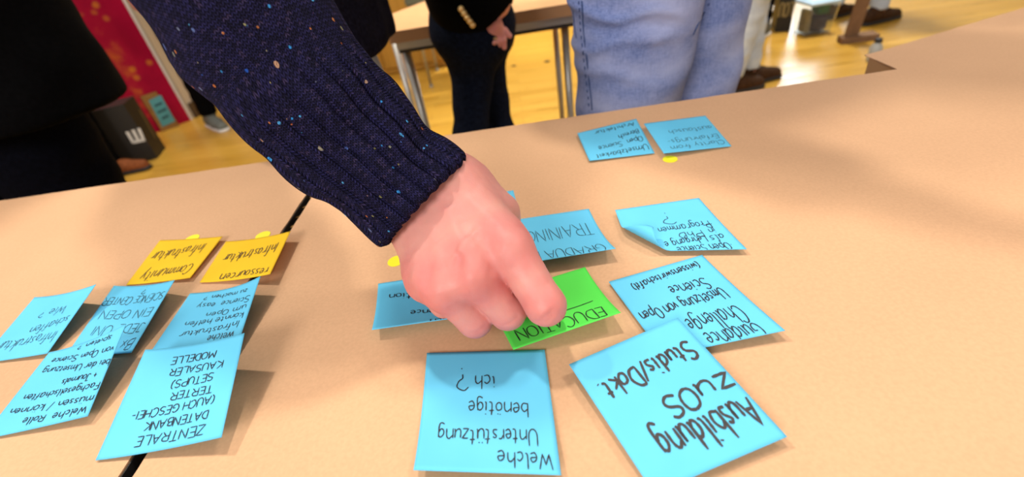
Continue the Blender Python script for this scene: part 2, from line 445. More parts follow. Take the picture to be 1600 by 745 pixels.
table('table', 'rightmost table with a slanted far edge under bare kraft paper', t3, [t3[0], t3[1], t3[2], t3[4]], ST)
def paper_sheet(label, poly, seam_side):
    """sheet with small wavy edges and a fold-down lip on the far edge"""
    rnd = random.Random(3); n = len(poly); pts = []
    for i in range(n):
        a, b = np.array(poly[i]), np.array(poly[(i + 1) % n]); L = np.linalg.norm(b - a); k = max(1, int(L / 0.012))
        nrm = np.array([-(b - a)[1], (b - a)[0]]) / L
        for j in range(k):
            p = a + (b - a) * j / k
            if j: p = p + nrm * rnd.uniform(-0.0005, 0.0005)
            pts.append(tuple(p))
    o = MB().prism(pts, ST + 0.0002, TZ).build('kraft_paper', KRAFT)
    return tag(o, label, 'paper')
paper_sheet('brown kraft paper sheet left of the dark seam, under the orange notes', [(-1.61, -0.16), (-0.2495, -0.16), (-0.2490, 0.562), (-1.61, 0.562)], 1)
paper_sheet('wide brown kraft paper sheet under the hand and green note', [(-0.2405, -0.16), (1.47, -0.16), (1.47, 0.985), (0.75, 0.726), (0.491, 0.636), (0.462, 0.628), (0.459, 0.562), (-0.2395, 0.562)], 0)
# frayed paper tape inside the seam between the two tables
fr = MB(); rnd = random.Random(8); y = -0.1
while y < 0.55:
    L = rnd.uniform(0.003, 0.008); x = -0.2447 + rnd.uniform(-0.0012, 0.0012)
    fr.slab([(x - 0.0028, y, ST - 0.004), (x + 0.0028, y + 0.003, ST - 0.005), (x + 0.0028, y + L, ST - 0.005), (x - 0.0028, y + L - 0.002, ST - 0.004)], (0, 0, 0.0006))
    y += L + rnd.uniform(0.008, 0.03)
tag(fr.build('paper_scraps', CARD), 'torn brown paper fibres caught in the dark seam between tables', 'scraps', kind='stuff')

# ------------------------------------------------------------------ handwriting
GL = {
'A': (8, 's0,0 4,10 8,0|s1.5,4 6.5,4'), 'B': (7, 's0,0 0,10|c0,10 5,9.5 5.5,7.5 4,5.6 0,5.2|c0,5.2 5,5 6.5,2.8 5,.4 0,0'),
'C': (7, 'c7,8.5 5,10 2,9 0,5 1.5,1 4.5,0 7,1.5'), 'D': (7, 's0,0 0,10|c0,10 4,9.5 7,5.5 5,1 0,0'), 'E': (6, 's6,10 0,10 0,0 6,0|s0,5 5,5'),
'F': (6, 's6,10 0,10 0,0|s0,5 5,5'), 'G': (8, 'c7,8.5 5,10 2,9 0,5 1.5,1 5,0 7.5,2 7.5,4.5|s4.5,4.5 7.5,4.5'), 'H': (7, 's0,0 0,10|s7,0 7,10|s0,5 7,5'),
'I': (2, 's1,0 1,10'), 'J': (6, 'c5,10 5,2 3,0 0,1.5|s1,10 6,10'), 'K': (7, 's0,0 0,10|s6,10 0,4.5 7,0'), 'L': (6, 's0,10 0,0 6,0'),
'M': (9, 's0,0 1,10 4.5,3 8,10 9,0'), 'N': (7, 's0,0 0,10 7,0 7,10'), 'O': (8, 'c4,10 1,8.5 0,5 1.2,1.2 4,0 7,1.5 8,5 6.8,8.8 4,10'),
'P': (7, 's0,0 0,10|c0,10 5,9.5 6.5,7.3 5,5 0,4.5'), 'R': (7, 's0,0 0,10|c0,10 5,9.5 6.5,7.3 5,5 0,4.5|s3,4.7 7,0'),
'S': (7, 'c6.5,8.8 4,10 1,8.8 1,6.3 5.5,4.5 6.5,2 4,0 0,1'), 'T': (7, 's0,10 7,10|s3.5,10 3.5,0'), 'U': (7, 'c0,10 0,3 2,0 5,0 7,3 7,10'),
'V': (7, 's0,10 3.5,0 7,10'), 'W': (10, 's0,10 2.5,0 5,7 7.5,0 10,10'), 'Z': (7, 's0,10 7,10 0,0 7,0'),
'a': (6, 'c5,5 3,6 .5,4 .7,1 3,0 5,2.5 5,6|c5,5.5 5,1.5 6,0'), 'b': (5.5, 'c0,10 0,0|c0,4 3,6 5.5,3.5 4,.3 0,.6'), 'c': (5, 'c4.5,5 2.5,6 .3,3.5 1.5,.3 4.8,.8'),
'd': (6, 'c5,5 3,6 .5,4 .7,1 3,0 5,2.5|c5,10 5,1.5 6,0'), 'e': (5, 'c.3,3 4.6,3.5 3.5,6 1,5 .3,2.5 2,0 5,1'), 'f': (4, 'c4.5,9.5 2.5,10 1.8,7 1.6,0|s0,5.5 4,5.7'),
'g': (6, 'c5,5 3,6 .5,4 .7,1.2 3,.3 5,2.5|c5,6 5,-2 3,-4 0,-3'), 'h': (6, 's0,0 0,10|c0,3.5 3,6 5,4.5 5.2,0'), 'i': (2, 'c1,6 1,1 2,0|s1,8.3 1.3,8.8'),
'j': (3, 'c2,6 2,-2 0,-3.5|s2,8.3 2.2,8.7'), 'k': (5, 's0,0 0,10|s4.5,6 0,2.5 5,0'), 'l': (2, 'c.5,10 .5,1.5 2,0'), 'm': (9, 'c0,6 0,0|c0,4 2.3,6 4,4.5 4,0|c4,4 6.5,6 8.3,4.5 8.5,0'),
'n': (6, 'c0,6 0,0|c0,4 3,6 5,4.5 5.3,0'), 'o': (5.5, 'c3,6 .5,4.5 .5,1.2 3,0 5.3,2 5,5 3,6'), 'p': (6, 's0,6 0,-4|c0,4.5 3,6 5.5,3.5 4,.2 0,.8'),
'r': (4, 'c0,6 0,0|c0,3.5 2,5.8 4,5.5'), 's': (4.5, 'c4,5.3 2,6 .8,4.6 3.6,2.6 3.4,.5 0,.4'), 't': (4, 'c1.8,9 1.7,1.5 4,.3|s0,6 4,6.2'),
'u': (6, 'c0,6 .3,1.2 2.5,0 5,2 5.2,6|c5.2,6 5.3,1 6,0'), 'v': (5, 's0,6 2.5,0 5,6'), 'w': (8, 's0,6 2,0 4,5 6,0 8,6'), 'x': (5, 's0,6 5,0|s5,6 0,0'), 'y': (5, 's0,6 2.5,.5|s5,6 1.5,-4'), 'z': (5, 's0,6 5,6 0,0 5,0'),
'?': (5, 'c0,8.5 2,10 4.8,8.5 4,6 2.5,4.8 2.5,3|s2.5,.4 2.7,0'), '.': (2, 's.5,.5 .9,0'), '-': (4, 's0,4 4,4'), '/': (5, 's0,-1 4.5,10.5'), '(': (3, 'c3,11 .5,8 .5,2 3,-1'), ')': (3, 'c0,11 2.5,8 2.5,2 0,-1'),
'+': (5, 's2.5,1 2.5,7|s0,4 5,4'), '*': (3, 's1,3 1.5,3.6'), '~': (5, 'c0,2 1,4 2.5,2 4,4 5,2'),
}
def _var(ch, base, extra):
    w_, s_ = GL[base]; GL[ch] = (w_, s_ + extra)
_var('\u00fc', 'u', '|s1.3,8.3 1.6,8.8|s3.8,8.3 4.1,8.8'); _var('\u00f6', 'o', '|s1.6,8.3 1.9,8.8|s3.8,8.3 4.1,8.8'); _var('\u00e4', 'a', '|s1.6,8.3 1.9,8.8|s3.8,8.3 4.1,8.8')
def catmull(p, k=5):
    p = np.asarray(p, float); q = np.vstack([2 * p[0] - p[1], p, 2 * p[-1] - p[-2]]); out = []
    for i in range(1, len(q) - 2):
        for j in range(k):
            t_ = j / k; a, b, c, d = q[i - 1], q[i], q[i + 1], q[i + 2]
            out.append(0.5 * ((2 * b) + (c - a) * t_ + (2 * a - 5 * b + 4 * c - d) * t_ ** 2 + (3 * b - a - 3 * c + d) * t_ ** 3))
    out.append(p[-1]); return np.array(out)
def glyph(ch):
    w_, s_ = GL[ch]; res = []
    for st in s_.split('|'):
        pts = [tuple(map(float, q.split(','))) for q in st[1:].split()]
        if st[0] == 'c' and len(pts) > 2: res.append(catmull(pts))
        else:
            r = []
            for a, b in zip(pts, pts[1:]):
                a, b = np.array(a), np.array(b); r += [a + (b - a) * k / 4 for k in range(4)]
            r.append(np.array(pts[-1])); res.append(np.array(r))
    return w_, res
def layout(text, rnd, messy=1.0):
    x = 0; out = []
    for ch in text:
        if ch == ' ': x += 4.5; continue
        w_, st = glyph(ch); s_ = 1 + rnd.uniform(-.09, .09) * messy; dy = rnd.uniform(-.45, .45) * messy; sl = rnd.uniform(-.04, .08) * messy
        for q in st:
            q = q.copy() * s_; q[:, 0] += sl * q[:, 1]; q += rnd.uniform(-.12, .12) * messy; out.append(q + np.array([x, dy]))
        x += w_ * s_ + 1.7
    return x - 1.7, out
def homog(src):
    """pixel quad (TL,TR,BR,BL) -> unit square"""
    dst = [(0, 0), (1, 0), (1, 1), (0, 1)]; A = []; B = []
    for (x, y), (u, v) in zip(src, dst):
        A += [[x, y, 1, 0, 0, 0, -u * x, -u * y], [0, 0, 0, x, y, 1, -v * x, -v * y]]; B += [u, v]
    h = np.linalg.solve(np.array(A, float), np.array(B, float)); H = np.append(h, 1).reshape(3, 3)
    def f(p):
        q = H @ np.array([p[0], p[1], 1.0]); return q[:2] / q[2]
    return f
def ease(t, p):
    if p is None: return t
    return t ** p if p > 0 else 1 - (1 - t) ** (-p)

def sticky_note(label, corners, mat, lines, pen, ink=None, pa=None, pb=None, roll=None, group=None, strokes=(), bow=0.0, messy=1.3, seed=1, base=0.0):
    """corners: image order TL,TR,BR,BL as (px,py,lift) -- every note is a 76 mm square of paper"""
    W = [att(c[0], c[1], max(c[2], 0) + base + 0.0006) for c in corners]
    PQ = [(c[0], c[1]) for c in corners]; lift = [c[2] + base + 0.0006 for c in corners]
    H = homog(PQ)
    def S(a, b):
        P = (1 - a) * (1 - b) * W[0] + a * (1 - b) * W[1] + a * b * W[2] + (1 - a) * b * W[3]
        ea, eb = ease(min(max(a, 0), 1), pa), ease(min(max(b, 0), 1), pb)
        z = (1 - ea) * (1 - eb) * lift[0] + ea * (1 - eb) * lift[1] + ea * eb * lift[2] + (1 - ea) * eb * lift[3]
        P = P.copy(); P[2] = TZ + max(0.0004, z + bow * 4 * b * (1 - b) * (0.3 + 0.7 * a))
        if roll:
            (ca, cb), start, r = roll
            C0 = (1 - ca) * (1 - cb) * W[0] + ca * (1 - cb) * W[1] + ca * cb * W[2] + (1 - ca) * cb * W[3]
            Ct = sum(W) / 4; dv = C0 - Ct; dv[2] = 0; Ld = np.linalg.norm(dv); dv = dv / Ld
            s_ = (P - Ct) @ dv - (Ld - start)
            if s_ > 0:
                th = s_ / r; P = P + dv * (r * math.sin(th) - s_); P[2] += r * (1 - math.cos(th))
        return P
    N = 28; V = []; F = []
    for i in range(N + 1):
        for j in range(N + 1): V.append(S(j / N, i / N))
    V = np.array(V); G = V.reshape(N + 1, N + 1, 3)
    gu = np.gradient(G, axis=1); gv = np.gradient(G, axis=0); nr = np.cross(gv, gu); nr /= np.linalg.norm(nr, axis=2, keepdims=True)
    nr = nr * np.where(nr[N // 2, N // 2, 2] < 0, -1, 1)
    Vb = (G - nr * 0.00022).reshape(-1, 3); m = (N + 1) ** 2; id_ = lambda i, j: i * (N + 1) + j
    for i in range(N):
        for j in range(N):
            q = [id_(i, j), id_(i + 1, j), id_(i + 1, j + 1), id_(i, j + 1)]; F.append(q); F.append([k + m for k in q[::-1]])
    rim = [id_(0, j) for j in range(N)] + [id_(i, N) for i in range(N)] + [id_(N, j) for j in range(N, 0, -1)] + [id_(i, 0) for i in range(N, 0, -1)]
    for k in range(len(rim)):
        a, b = rim[k], rim[(k + 1) % len(rim)]; F.append([a, b, b + m, a + m])
    org = V.mean(0)
    o = mesh_obj('sticky_note', np.vstack([V, Vb]), F, mat, None, True, None, org)
    sm = np.ones(len(F), bool); sm[2 * N * N:] = False; o.data.polygons.foreach_set('use_smooth', sm)
    tag(o, label, 'sticky note', group)
    bpy.context.view_layer.update()
    # ink ribbons following the curled paper
    IV = []; IF = []; rnd = random.Random(seed)
    side = np.linalg.norm(W[1] - W[0])
    def ribbon(pts, wid):
        pts = [p for i, p in enumerate(pts) if i == 0 or np.linalg.norm(p - pts[i - 1]) > 1e-5]
        if len(pts) < 2: return
        n0 = len(IV)
        for i, p in enumerate(pts):
            d = pts[min(i + 1, len(pts) - 1)] - pts[max(i - 1, 0)]; d = d / (np.linalg.norm(d) + 1e-9); nn = np.array([-d[1], d[0]])
            ww = wid * (0.8 + 0.3 * rnd.random()) / side / 2 * (0.7 if i in (0, len(pts) - 1) else 1)
            for sg in (1, -1):
                a, b = p + nn * ww * sg; a = min(max(a, 0.004), 0.996); b = min(max(b, 0.004), 0.996)
                e = 0.004; A_, B_ = S(a + (e if a < .5 else -e), b), S(a, b + (e if b < .5 else -e)); P = S(a, b)
                nv = np.cross((A_ - P) * (1 if a < .5 else -1), (B_ - P) * (1 if b < .5 else -1)); nv /= np.linalg.norm(nv) + 1e-12
                if roll is None and nv[2] < 0: nv = -nv
                elif roll is not None: nv = -nv
                IV.append(P + nv * 0.0003)
        for i in range(len(pts) - 1):
            k = n0 + 2 * i; IF.append([k, k + 1, k + 3, k + 2])
    for ln in lines:
        text, p0, p1, ch = ln[:4]; wid = ln[4] if len(ln) > 4 else pen
        A, B = H(p0), H(p1); tw, st = layout(text, rnd, messy)
        for q in st:
            ribbon([A + (B - A) * (x / tw) + np.array([0, ch * y_ / 10]) for x, y_ in q], wid)
    for s_ in strokes:
        q = catmull([H(p) for p in s_], 6) if len(s_) > 2 else np.array([H(s_[0]) + (H(s_[1]) - H(s_[0])) * k / 8 for k in range(9)])
        ribbon(list(q), pen)
    if IV: mesh_obj('handwriting', np.array(IV), IF, ink or INK, o)
    return o

# --- left side notes
sticky_note('blue note reading Infrastruktur schaffen Wie, cut by the left edge of the photo', [(54, 464, .003), (150, 444, .018), (74, 552, .003), (-34, 568, .001)], BLUE,
    [('Infrastruktur', (93, 514), (2, 534), .15), ('schaffen', (111, 490), (49, 509), .13), ('Wie ?', (106, 474), (66, 482), .12)], .0006, pa=1.6, seed=2, messy=1.3)
sticky_note('blue note reading JEDE UNI EIN OPEN SCIENCE CENTER, below left orange note', [(178, 446, .001), (273, 437, .014), (205, 551, .004), (103, 555, .001)], BLUE,
    [('SCIENCE CENTER', (259, 455), (166, 465), .12), ('EIN OPEN', (240, 480), (160, 486), .13), ('JEDE UNI', (228, 504), (148, 510), .13), ('?', (231, 445), (224, 447), .10), ('Bx', (213, 527), (192, 533), .13)], .0006, pa=1.8, seed=3)
sticky_note('blue note with seven lines reading Welche Rolle, overlapping the OPEN SCIENCE CENTER note', [(77, 550, .008), (197, 506, .024), (137, 650, .005), (-31, 687, .001)], BLUE,
    [('Welche  Rolle', (138, 629), (35, 648), .075), ('m\u00fcssen / k\u00f6nnen', (152, 606), (22, 631), .075), ('Fachgesellschaften', (162, 584), (43, 608), .075), ('+ Journals', (156, 568), (98, 582), .075),
     ('bei der Umsetzung', (178, 549), (71, 569), .075), ('von Open Science', (182, 532), (83, 556), .075), ('spielen ?', (174, 520), (120, 536), .065)], .0006, pa=1.5, seed=4)
sticky_note('blue note reading Welche Infrastruktur, half under the ZENTRALE note', [(297, 458, .001), (407, 431, .016), (368, 549, .003), (231, 556, .001)], BLUE,
    [('Welche', (367, 510), (320, 519), .10), ('Infrastruktur', (375, 493), (280, 515), .085), ('k\u00f6nnte helfen', (381, 480), (288, 498), .085), ('um Open', (385, 469), (318, 482), .085),
     ('Science  easy', (391, 456), (307, 470), .085), ('zu machen ?', (384, 446), (317, 458), .07)], .00055, pa=2.2, seed=5)
sticky_note('blue note lettered ZENTRALE DATENBANK in capitals, across the dark seam', [(227, 546, .012), (382, 520, .026), (346, 683, .010), (149, 719, .001)], BLUE,
    [('MODELLE', (340, 543), (271, 554), .075), ('KAUSALER', (351, 558), (269, 571), .075), ('SETUPS)', (336, 577), (272, 589), .075), ('TERTER', (335, 596), (271, 607), .075),
     ('(AUCH GESCHEI-', (338, 612), (210, 640), .075), ('DATENBANK', (328, 636), (230, 655), .075), ('ZENTRALE', (323, 659), (217, 679), .085)], .0007, pa=1.6, seed=6, messy=.7)
sticky_note('left orange note reading Community Infrastruktur', [(250, 375, .0005), (348, 369, .004), (297, 434, .003), (197, 445, .0005)], ORANGE,
    [('Community', (303, 414), (226, 427), .24), ('Infrastruktur', (325, 380), (241, 397), .24)], .0009, INKB, pa=2, seed=7, messy=1.5)
sticky_note('right orange note reading ressourcen Infrastruktur, beside the dark seam', [(353, 377, .001), (454, 361, .010), (422, 428, .009), (312, 441, .001)], ORANGE,
    [('ressourcen', (420, 416), (345, 426), .18), ('Infrastruktur', (436, 378), (352, 397), .24)], .0009, INKB, pa=1.8, seed=8, messy=1.5)
# --- middle and right notes
P8 = [pix(att(591, 443) + np.array([.074, .003, 0])), pix(att(581, 515, .007) + np.array([.076, .002, 0]))]
sticky_note('blue note under the curled fingers, ending in tion', [(591, 443, .001), (*P8[0], .001), (*P8[1], .008), (581, 515, .007)], BLUE,
    [('Frag tion', (690, 452), (607, 457), .13), ('der Science', (738, 478), (640, 482), .11), ('offenen', (735, 495), (671, 498), .11)], .0008, pb=2.5, seed=9)
sticky_note('blue note reading GRADUATE TRAINING, right of the wrist', [(*pix(att(920, 326) + np.array([-.075, -.002, 0])), .001), (920, 326, .001), (962, 388, .010), (*pix(att(962, 388, .01) + np.array([-.075, -.004, 0])), .010)], BLUE,
    [('GRADUATE', (941, 376), (822, 391), .22), ('TRAINING', (920, 342), (822, 358), .24)], .00055, pb=2.5, seed=10, bow=-.002)
_w = att(802, 297); _w2 = att(812, 352)
sticky_note('blue note hidden behind the wrist, only one corner showing', [(*pix(_w + np.array([-.074, -.008, 0])), .0), (802, 297, .0), (*pix(_w + np.array([.006, -.066, 0])), .0), (*pix(_w + np.array([-.068, -.074, 0])), .0)], BLUE, [], .0006)
sticky_note('blue note with a curled dark corner, reading Open Science als Lehrgang in PhD Programmen', [(961, 328, .004), (1092, 309, .001), (1167, 389, .004), (985, 393, .003)], BLUE,
    [('*Open Science', (1136, 377), (1046, 386), .12), ('als', (1122, 362), (1099, 367), .12), ('Lehrgang e', (1091, 366), (1028, 377), .12), ('in', (1108, 353), (1098, 356), .09), ('PhD', (1085, 357), (1049, 363), .11),
     ('Programmen', (1099, 342), (1018, 355), .13), ('?', (1040, 332), (1021, 334), .24)], .0006, pb=2.0, roll=((0, 1), .021, .0055), seed=11, strokes=[((1107, 347), (1091, 350))])
sticky_note('blue note reading Guidance Challenge, partly under the bold Ausbildung note', [(951, 440, .002), (1097, 398, .001), (1227, 516, .006), (1038, 556, .003)], BLUE,
    [('Guidance', (1178, 504), (1094, 523), .17), ('Challenge', (1147, 475), (1066, 501), .19), ('Umsetzung von Open', (1124, 449), (996, 489), .13), ('Science', (1097, 434), (1039, 449), .13), ('(wissenswirtschaftl)', (1086, 409), (983, 445), .09)], .0008, pb=2, seed=12)
sticky_note('blue note in thick marker reading Ausbildung zu OS, overlapping the Guidance note', [(889, 569, .007), (1059, 496, .009), (1230, 682, .005), (1022, 771, .004)], BLUE,
    [('Ausbildung', (1166, 622), (1019, 685), .19), ('zu', (1134, 584), (1082, 605), .15), ('OS', (1077, 607), (1031, 629), .15), ('Studis/Dokt.', (1073, 534), (932, 604), .145)], .0016, new_mat('marker_ink', (0.035, 0.028, 0.03), .6), seed=13, messy=.9)
sticky_note('blue note reading Welche Unterst\u00fctzung, in front of the green note', [(667, 551, .001), (851, 546, .001), (877, 742, .005), (646, 734, .008)], BLUE,
    [('Welch\u0065', (862, 709), (775, 704), .115), ('Unterst\u00fctzung', (837, 670), (682, 668), .115), ('ben\u00f6tige', (823, 628), (730, 626), .12), ('ich', (771, 587), (740, 585), .12), ('?', (730, 576), (712, 576), .21)], .0007, pb=3, seed=14, messy=1.2)
sticky_note('blue note reading Umsetzbarkeit Open Science, left of the two near the far table edge', [(902, 208, .003), (994, 185.5, .001), (1023, 239, .001), (921, 251, .002)], BLUE,
    [('Umsetzbarkeit', (1010, 227), (929, 243), .13), ('Open  Science', (1001, 214), (931, 231), .13), ('Bereich', (995, 203), (960, 214), .13), ('Architektur', (988, 192), (924, 207), .12)], .0008, seed=15, messy=1.4)
sticky_note('blue note reading Clarity from Erfahrungsaustausch, above the loose yellow dot', [(1006, 193, .005), (1102, 180.5, .001), (1143, 228, .001), (1037, 239.5, .005)], BLUE,
    [('Clarity from', (1129, 219), (1046, 229), .12), ('Erfahrungs-', (1120, 210), (1042, 220), .13), ('austausch', (1110, 197), (1043, 205), .13)], .0006, new_mat('faint_ink', (.035, .10, .15), .6), seed=16, messy=1.4)
sticky_note('green note reading EDUCATION, pinched under the index finger', [(*pix(att(914, 417) + np.array([-.074, -.020, 0])), .001), (914, 417, .001), (970, 488, .013), (802, 546, .006)], GREEN,
    [('EDUCATION', (940, 476), (803, 514), .19)], .0008, pb=2.2, seed=17, strokes=[((928, 466), (905, 475), (878, 484))])
def dot(label, px, py, r=.0072):
    c = att(px, py); n = 28
    poly = [(c[0] + r * math.cos(2 * math.pi * i / n), c[1] + r * math.sin(2 * math.pi * i / n)) for i in range(n)]
    o = MB().prism([(x - c[0], y_ - c[1]) for x, y_ in poly], 0.0001, .0004).build('dot_sticker', YEL); o.location = (c[0], c[1], TZ)
    tag(o, label, 'sticker')
dot('round yellow dot sticker alone below the Clarity note', 1047, 249)
dot('round yellow dot sticker peeking out above the left orange note', 300, 373)
dot('round yellow dot sticker peeking out above the right orange note', 411, 368)
dot('round yellow dot sticker almost hidden at the edge of the wrist', 619, 408)


# ------------------------------------------------------------------ people
def march(fn, px, py, d0=0.15, d1=0.6, n=140, off=0.0):
    """first point where the view ray meets an implicit surface (used to seat buttons, veins, creases on it)"""
    r = ray(px, py); ds = np.linspace(d0, d1, n); P = (CC + ds[:, None] * r).astype(np.float32)
    f = fn(P); k = np.argmax(f < 0)
    if f[k] >= 0: return CC + r * (d0 + d1) / 2
    a, b = ds[k - 1], ds[k]; d = a + (b - a) * f[k - 1] / (f[k - 1] - f[k]); return CC + r * (d + off)
V3 = lambda *a: np.array(a, float)

class Human:
    """joint positions of a standing figure in world space"""
    def __init__(s, fR, fL, heading, H=1.75, hip=None):
        k = H / 1.75; s.k = k; f = V3(math.cos(heading), math.sin(heading), 0); l = V3(-f[1], f[0], 0); s.f, s.l, s.h = f, l, heading
        fR, fL = V3(*fR, 0), V3(*fL, 0); c = (fR + fL) / 2 if hip is None else V3(*hip, 0); s.c = c
        s.foot = {'R': fR, 'L': fL}; s.toe = {'R': f.copy(), 'L': f.copy()}
        up = lambda z: V3(0, 0, z * k)
        s.hip = {'R': c - l * .09 * k + up(.92), 'L': c + l * .09 * k + up(.92)}
        s.ank = {q: s.foot[q] + up(.085) for q in 'RL'}
        s.knee = {q: (s.hip[q] + s.ank[q]) / 2 + f * .025 for q in 'RL'}
        s.waist = c + up(1.06); s.chest = c + up(1.30); s.neck = c + up(1.48) + f * .01; s.head = c + up(1.63) + f * .025
        s.sh = {'R': c - l * .175 * k + up(1.41), 'L': c + l * .175 * k + up(1.41)}
        s.elb = {'R': s.sh['R'] - l * .05 - up(.29), 'L': s.sh['L'] + l * .05 - up(.29)}
        s.wri = {'R': s.elb['R'] + f * .09 - up(.23), 'L': s.elb['L'] + f * .09 - up(.23)}
    def torso_caps(s, g=0.0, hem=None):
        k = s.k; l = s.l; lo = s.waist * .35 + (s.hip['R'] + s.hip['L']) * .325
        c = [cap(s.sh['R'] * .8 + s.sh['L'] * .2, s.sh['R'] * .2 + s.sh['L'] * .8, .062 * k + g),
             cap(s.chest - l * .075 * k, s.chest + l * .075 * k, .105 * k + g), cap(s.waist - l * .065 * k, s.waist + l * .065 * k, .098 * k + g),
             cap(lo - l * .08 * k, lo + l * .08 * k, .105 * k + g), cap(s.neck - V3(0, 0, .06), s.chest, .06 * k + g, .08 * k + g)]
        return c
    def arm_caps(s, q, g=0.0):
        return [cap(s.sh[q], s.elb[q], .052 * s.k + g, .043 * s.k + g), cap(s.elb[q], s.wri[q], .041 * s.k + g, .029 * s.k + g)]
    def leg_caps(s, q, g=0.0, w=1.0):
        return [cap(s.hip[q], s.knee[q], .082 * s.k * w + g, .058 * s.k * w + g), cap(s.knee[q], s.ank[q], .056 * s.k * w + g, .038 * s.k * w + g)]
    def pelvis(s, g=0.0):
        a = V3(0, 0, .02); return [cap(s.hip['R'] + a, s.hip['L'] + a, .10 * s.k + g)]
    def hand_caps(s, q):
        """relaxed hand: palm, four fingers, thumb"""
        w_ = s.wri[q]; d = w_ - s.elb[q]; d = d / np.linalg.norm(d); d = d * .8 + V3(0, 0, -.5); d /= np.linalg.norm(d)
        n_ = s.l if q == 'R' else -s.l; fw = np.cross(d, n_); fw = fw / np.linalg.norm(fw)
        if fw @ s.f < 0: fw = -fw
        out = [[cap(w_, w_ + d * .03, .024, .026)]]
        for i, L in enumerate((.062, .076, .082, .074)):
            o = fw * (.03 - .02 * (3 - i)); b = w_ + d * .085 + o; out[0].append(cap(w_ + d * .02 + o * .6, b, .014, .012))
            m = b + (d * .85 + n_ * .5) * L * .55; e = m + (d * .5 + n_ * .85) * L * .5; out.append([cap(b, m, .0095, .0085), cap(m, e, .0085, .0072)])
        b = w_ + d * .03 + fw * .03; m = b + (d * .7 + fw * .6) * .04; e = m + (d * .9 + fw * .15 + n_ * .2) * .03
        out.append([cap(w_ + d * .01, b, .016, .014), cap(b, m, .012, .0105), cap(m, e, .010, .008)]); return out
    def head_fn(s):
        f, l = s.f, s.l; c = s.head
        caps = [cap(c + V3(0, 0, .035) - f * .02, c + V3(0, 0, .03) + f * .02, .078, .074), cap(c + V3(0, 0, -.01) + f * .03, c + V3(0, 0, -.07) + f * .055, .06, .04),
                cap(s.neck - V3(0, 0, .05), c + V3(0, 0, -.04) - f * .005, .055, .052)]
        nose = [cap(c + f * .092 + V3(0, 0, .02), c + f * .108 + V3(0, 0, -.02), .008, .013)]
        ears = [cap(c + l * g * .078 + V3(0, 0, .015), c + l * g * .08 + V3(0, 0, -.02), .014, .009) for g in (1, -1)]
        eyes = [c + f * .097 + l * g * .031 + V3(0, 0, .018) for g in (1, -1)]; mouth = cap(c + f * .098 - l * .022 + V3(0, 0, -.052), c + f * .098 + l * .022 + V3(0, 0, -.052), .003)
        def fn(P):
            d = smin(smin(d_group(P, caps, .04), d_group(P, nose, .01), .014), d_group(P, ears, .01), .008)
            for e in eyes: d = d + .010 * np.exp(-(np.linalg.norm(P - e.astype(np.float32), axis=-1) / .014) ** 2)
            return d + .006 * np.exp(-(np.maximum(d_cap(P, mouth), 0) / .004) ** 2)
        return fn, caps
def skin_mesh(parts, parent, name='body', attr=None):
    """one continuous skin object out of implicit pieces; parts = (fn, lo, hi, voxel)"""
    VV = []; FF = []; n = 0
    for fn, lo, hi, h in parts:
        V, F = surface_nets(fn, lo, hi, h); VV.append(V); FF.append(F + n); n += len(V)
    V = np.vstack(VV); o = mesh_obj(name, V, np.vstack(FF), SKIN, parent, True)
    fl = attr(V) if attr else np.full(len(V), .25)
    o.data.attributes.new('flush', 'FLOAT', 'POINT').data.foreach_set('value', fl.astype(np.float32)); return o
def shoe(parent, foot, d, upper, sole, L=.28, h=.006, ankle=.10):
    d = V3(*d[:2], 0); d /= np.linalg.norm(d); n = V3(-d[1], d[0], 0); heel = foot - d * .075; toe = heel + d * (L - .045)
    mid = heel + d * L * .5
    caps = [cap(heel + V3(0, 0, .045), mid + V3(0, 0, .042), .038, .040), cap(mid + V3(0, 0, .040), toe + V3(0, 0, .028), .041, .034), cap(heel + d * .03 + V3(0, 0, .06), foot + V3(0, 0, ankle), .04, .043)]
    sc = [cap(heel + V3(0, 0, .012), mid + V3(0, 0, .012), .043, .045), cap(mid + V3(0, 0, .012), toe + V3(0, 0, .012), .046, .040)]
    lo, hi = bounds(caps, .012)
    ft = lambda P: np.maximum(d_group(P, caps, .02), .020 - P[..., 2])
    fs = lambda P: np.maximum(np.maximum(d_group(P, sc, .01), P[..., 2] - .022), .0005 - P[..., 2])
    s_ = sdf_obj('shoe', ft, lo, hi, h, upper, parent); sdf_obj('shoe_sole', fs, *bounds(sc, .01), h, sole, s_)
    return s_
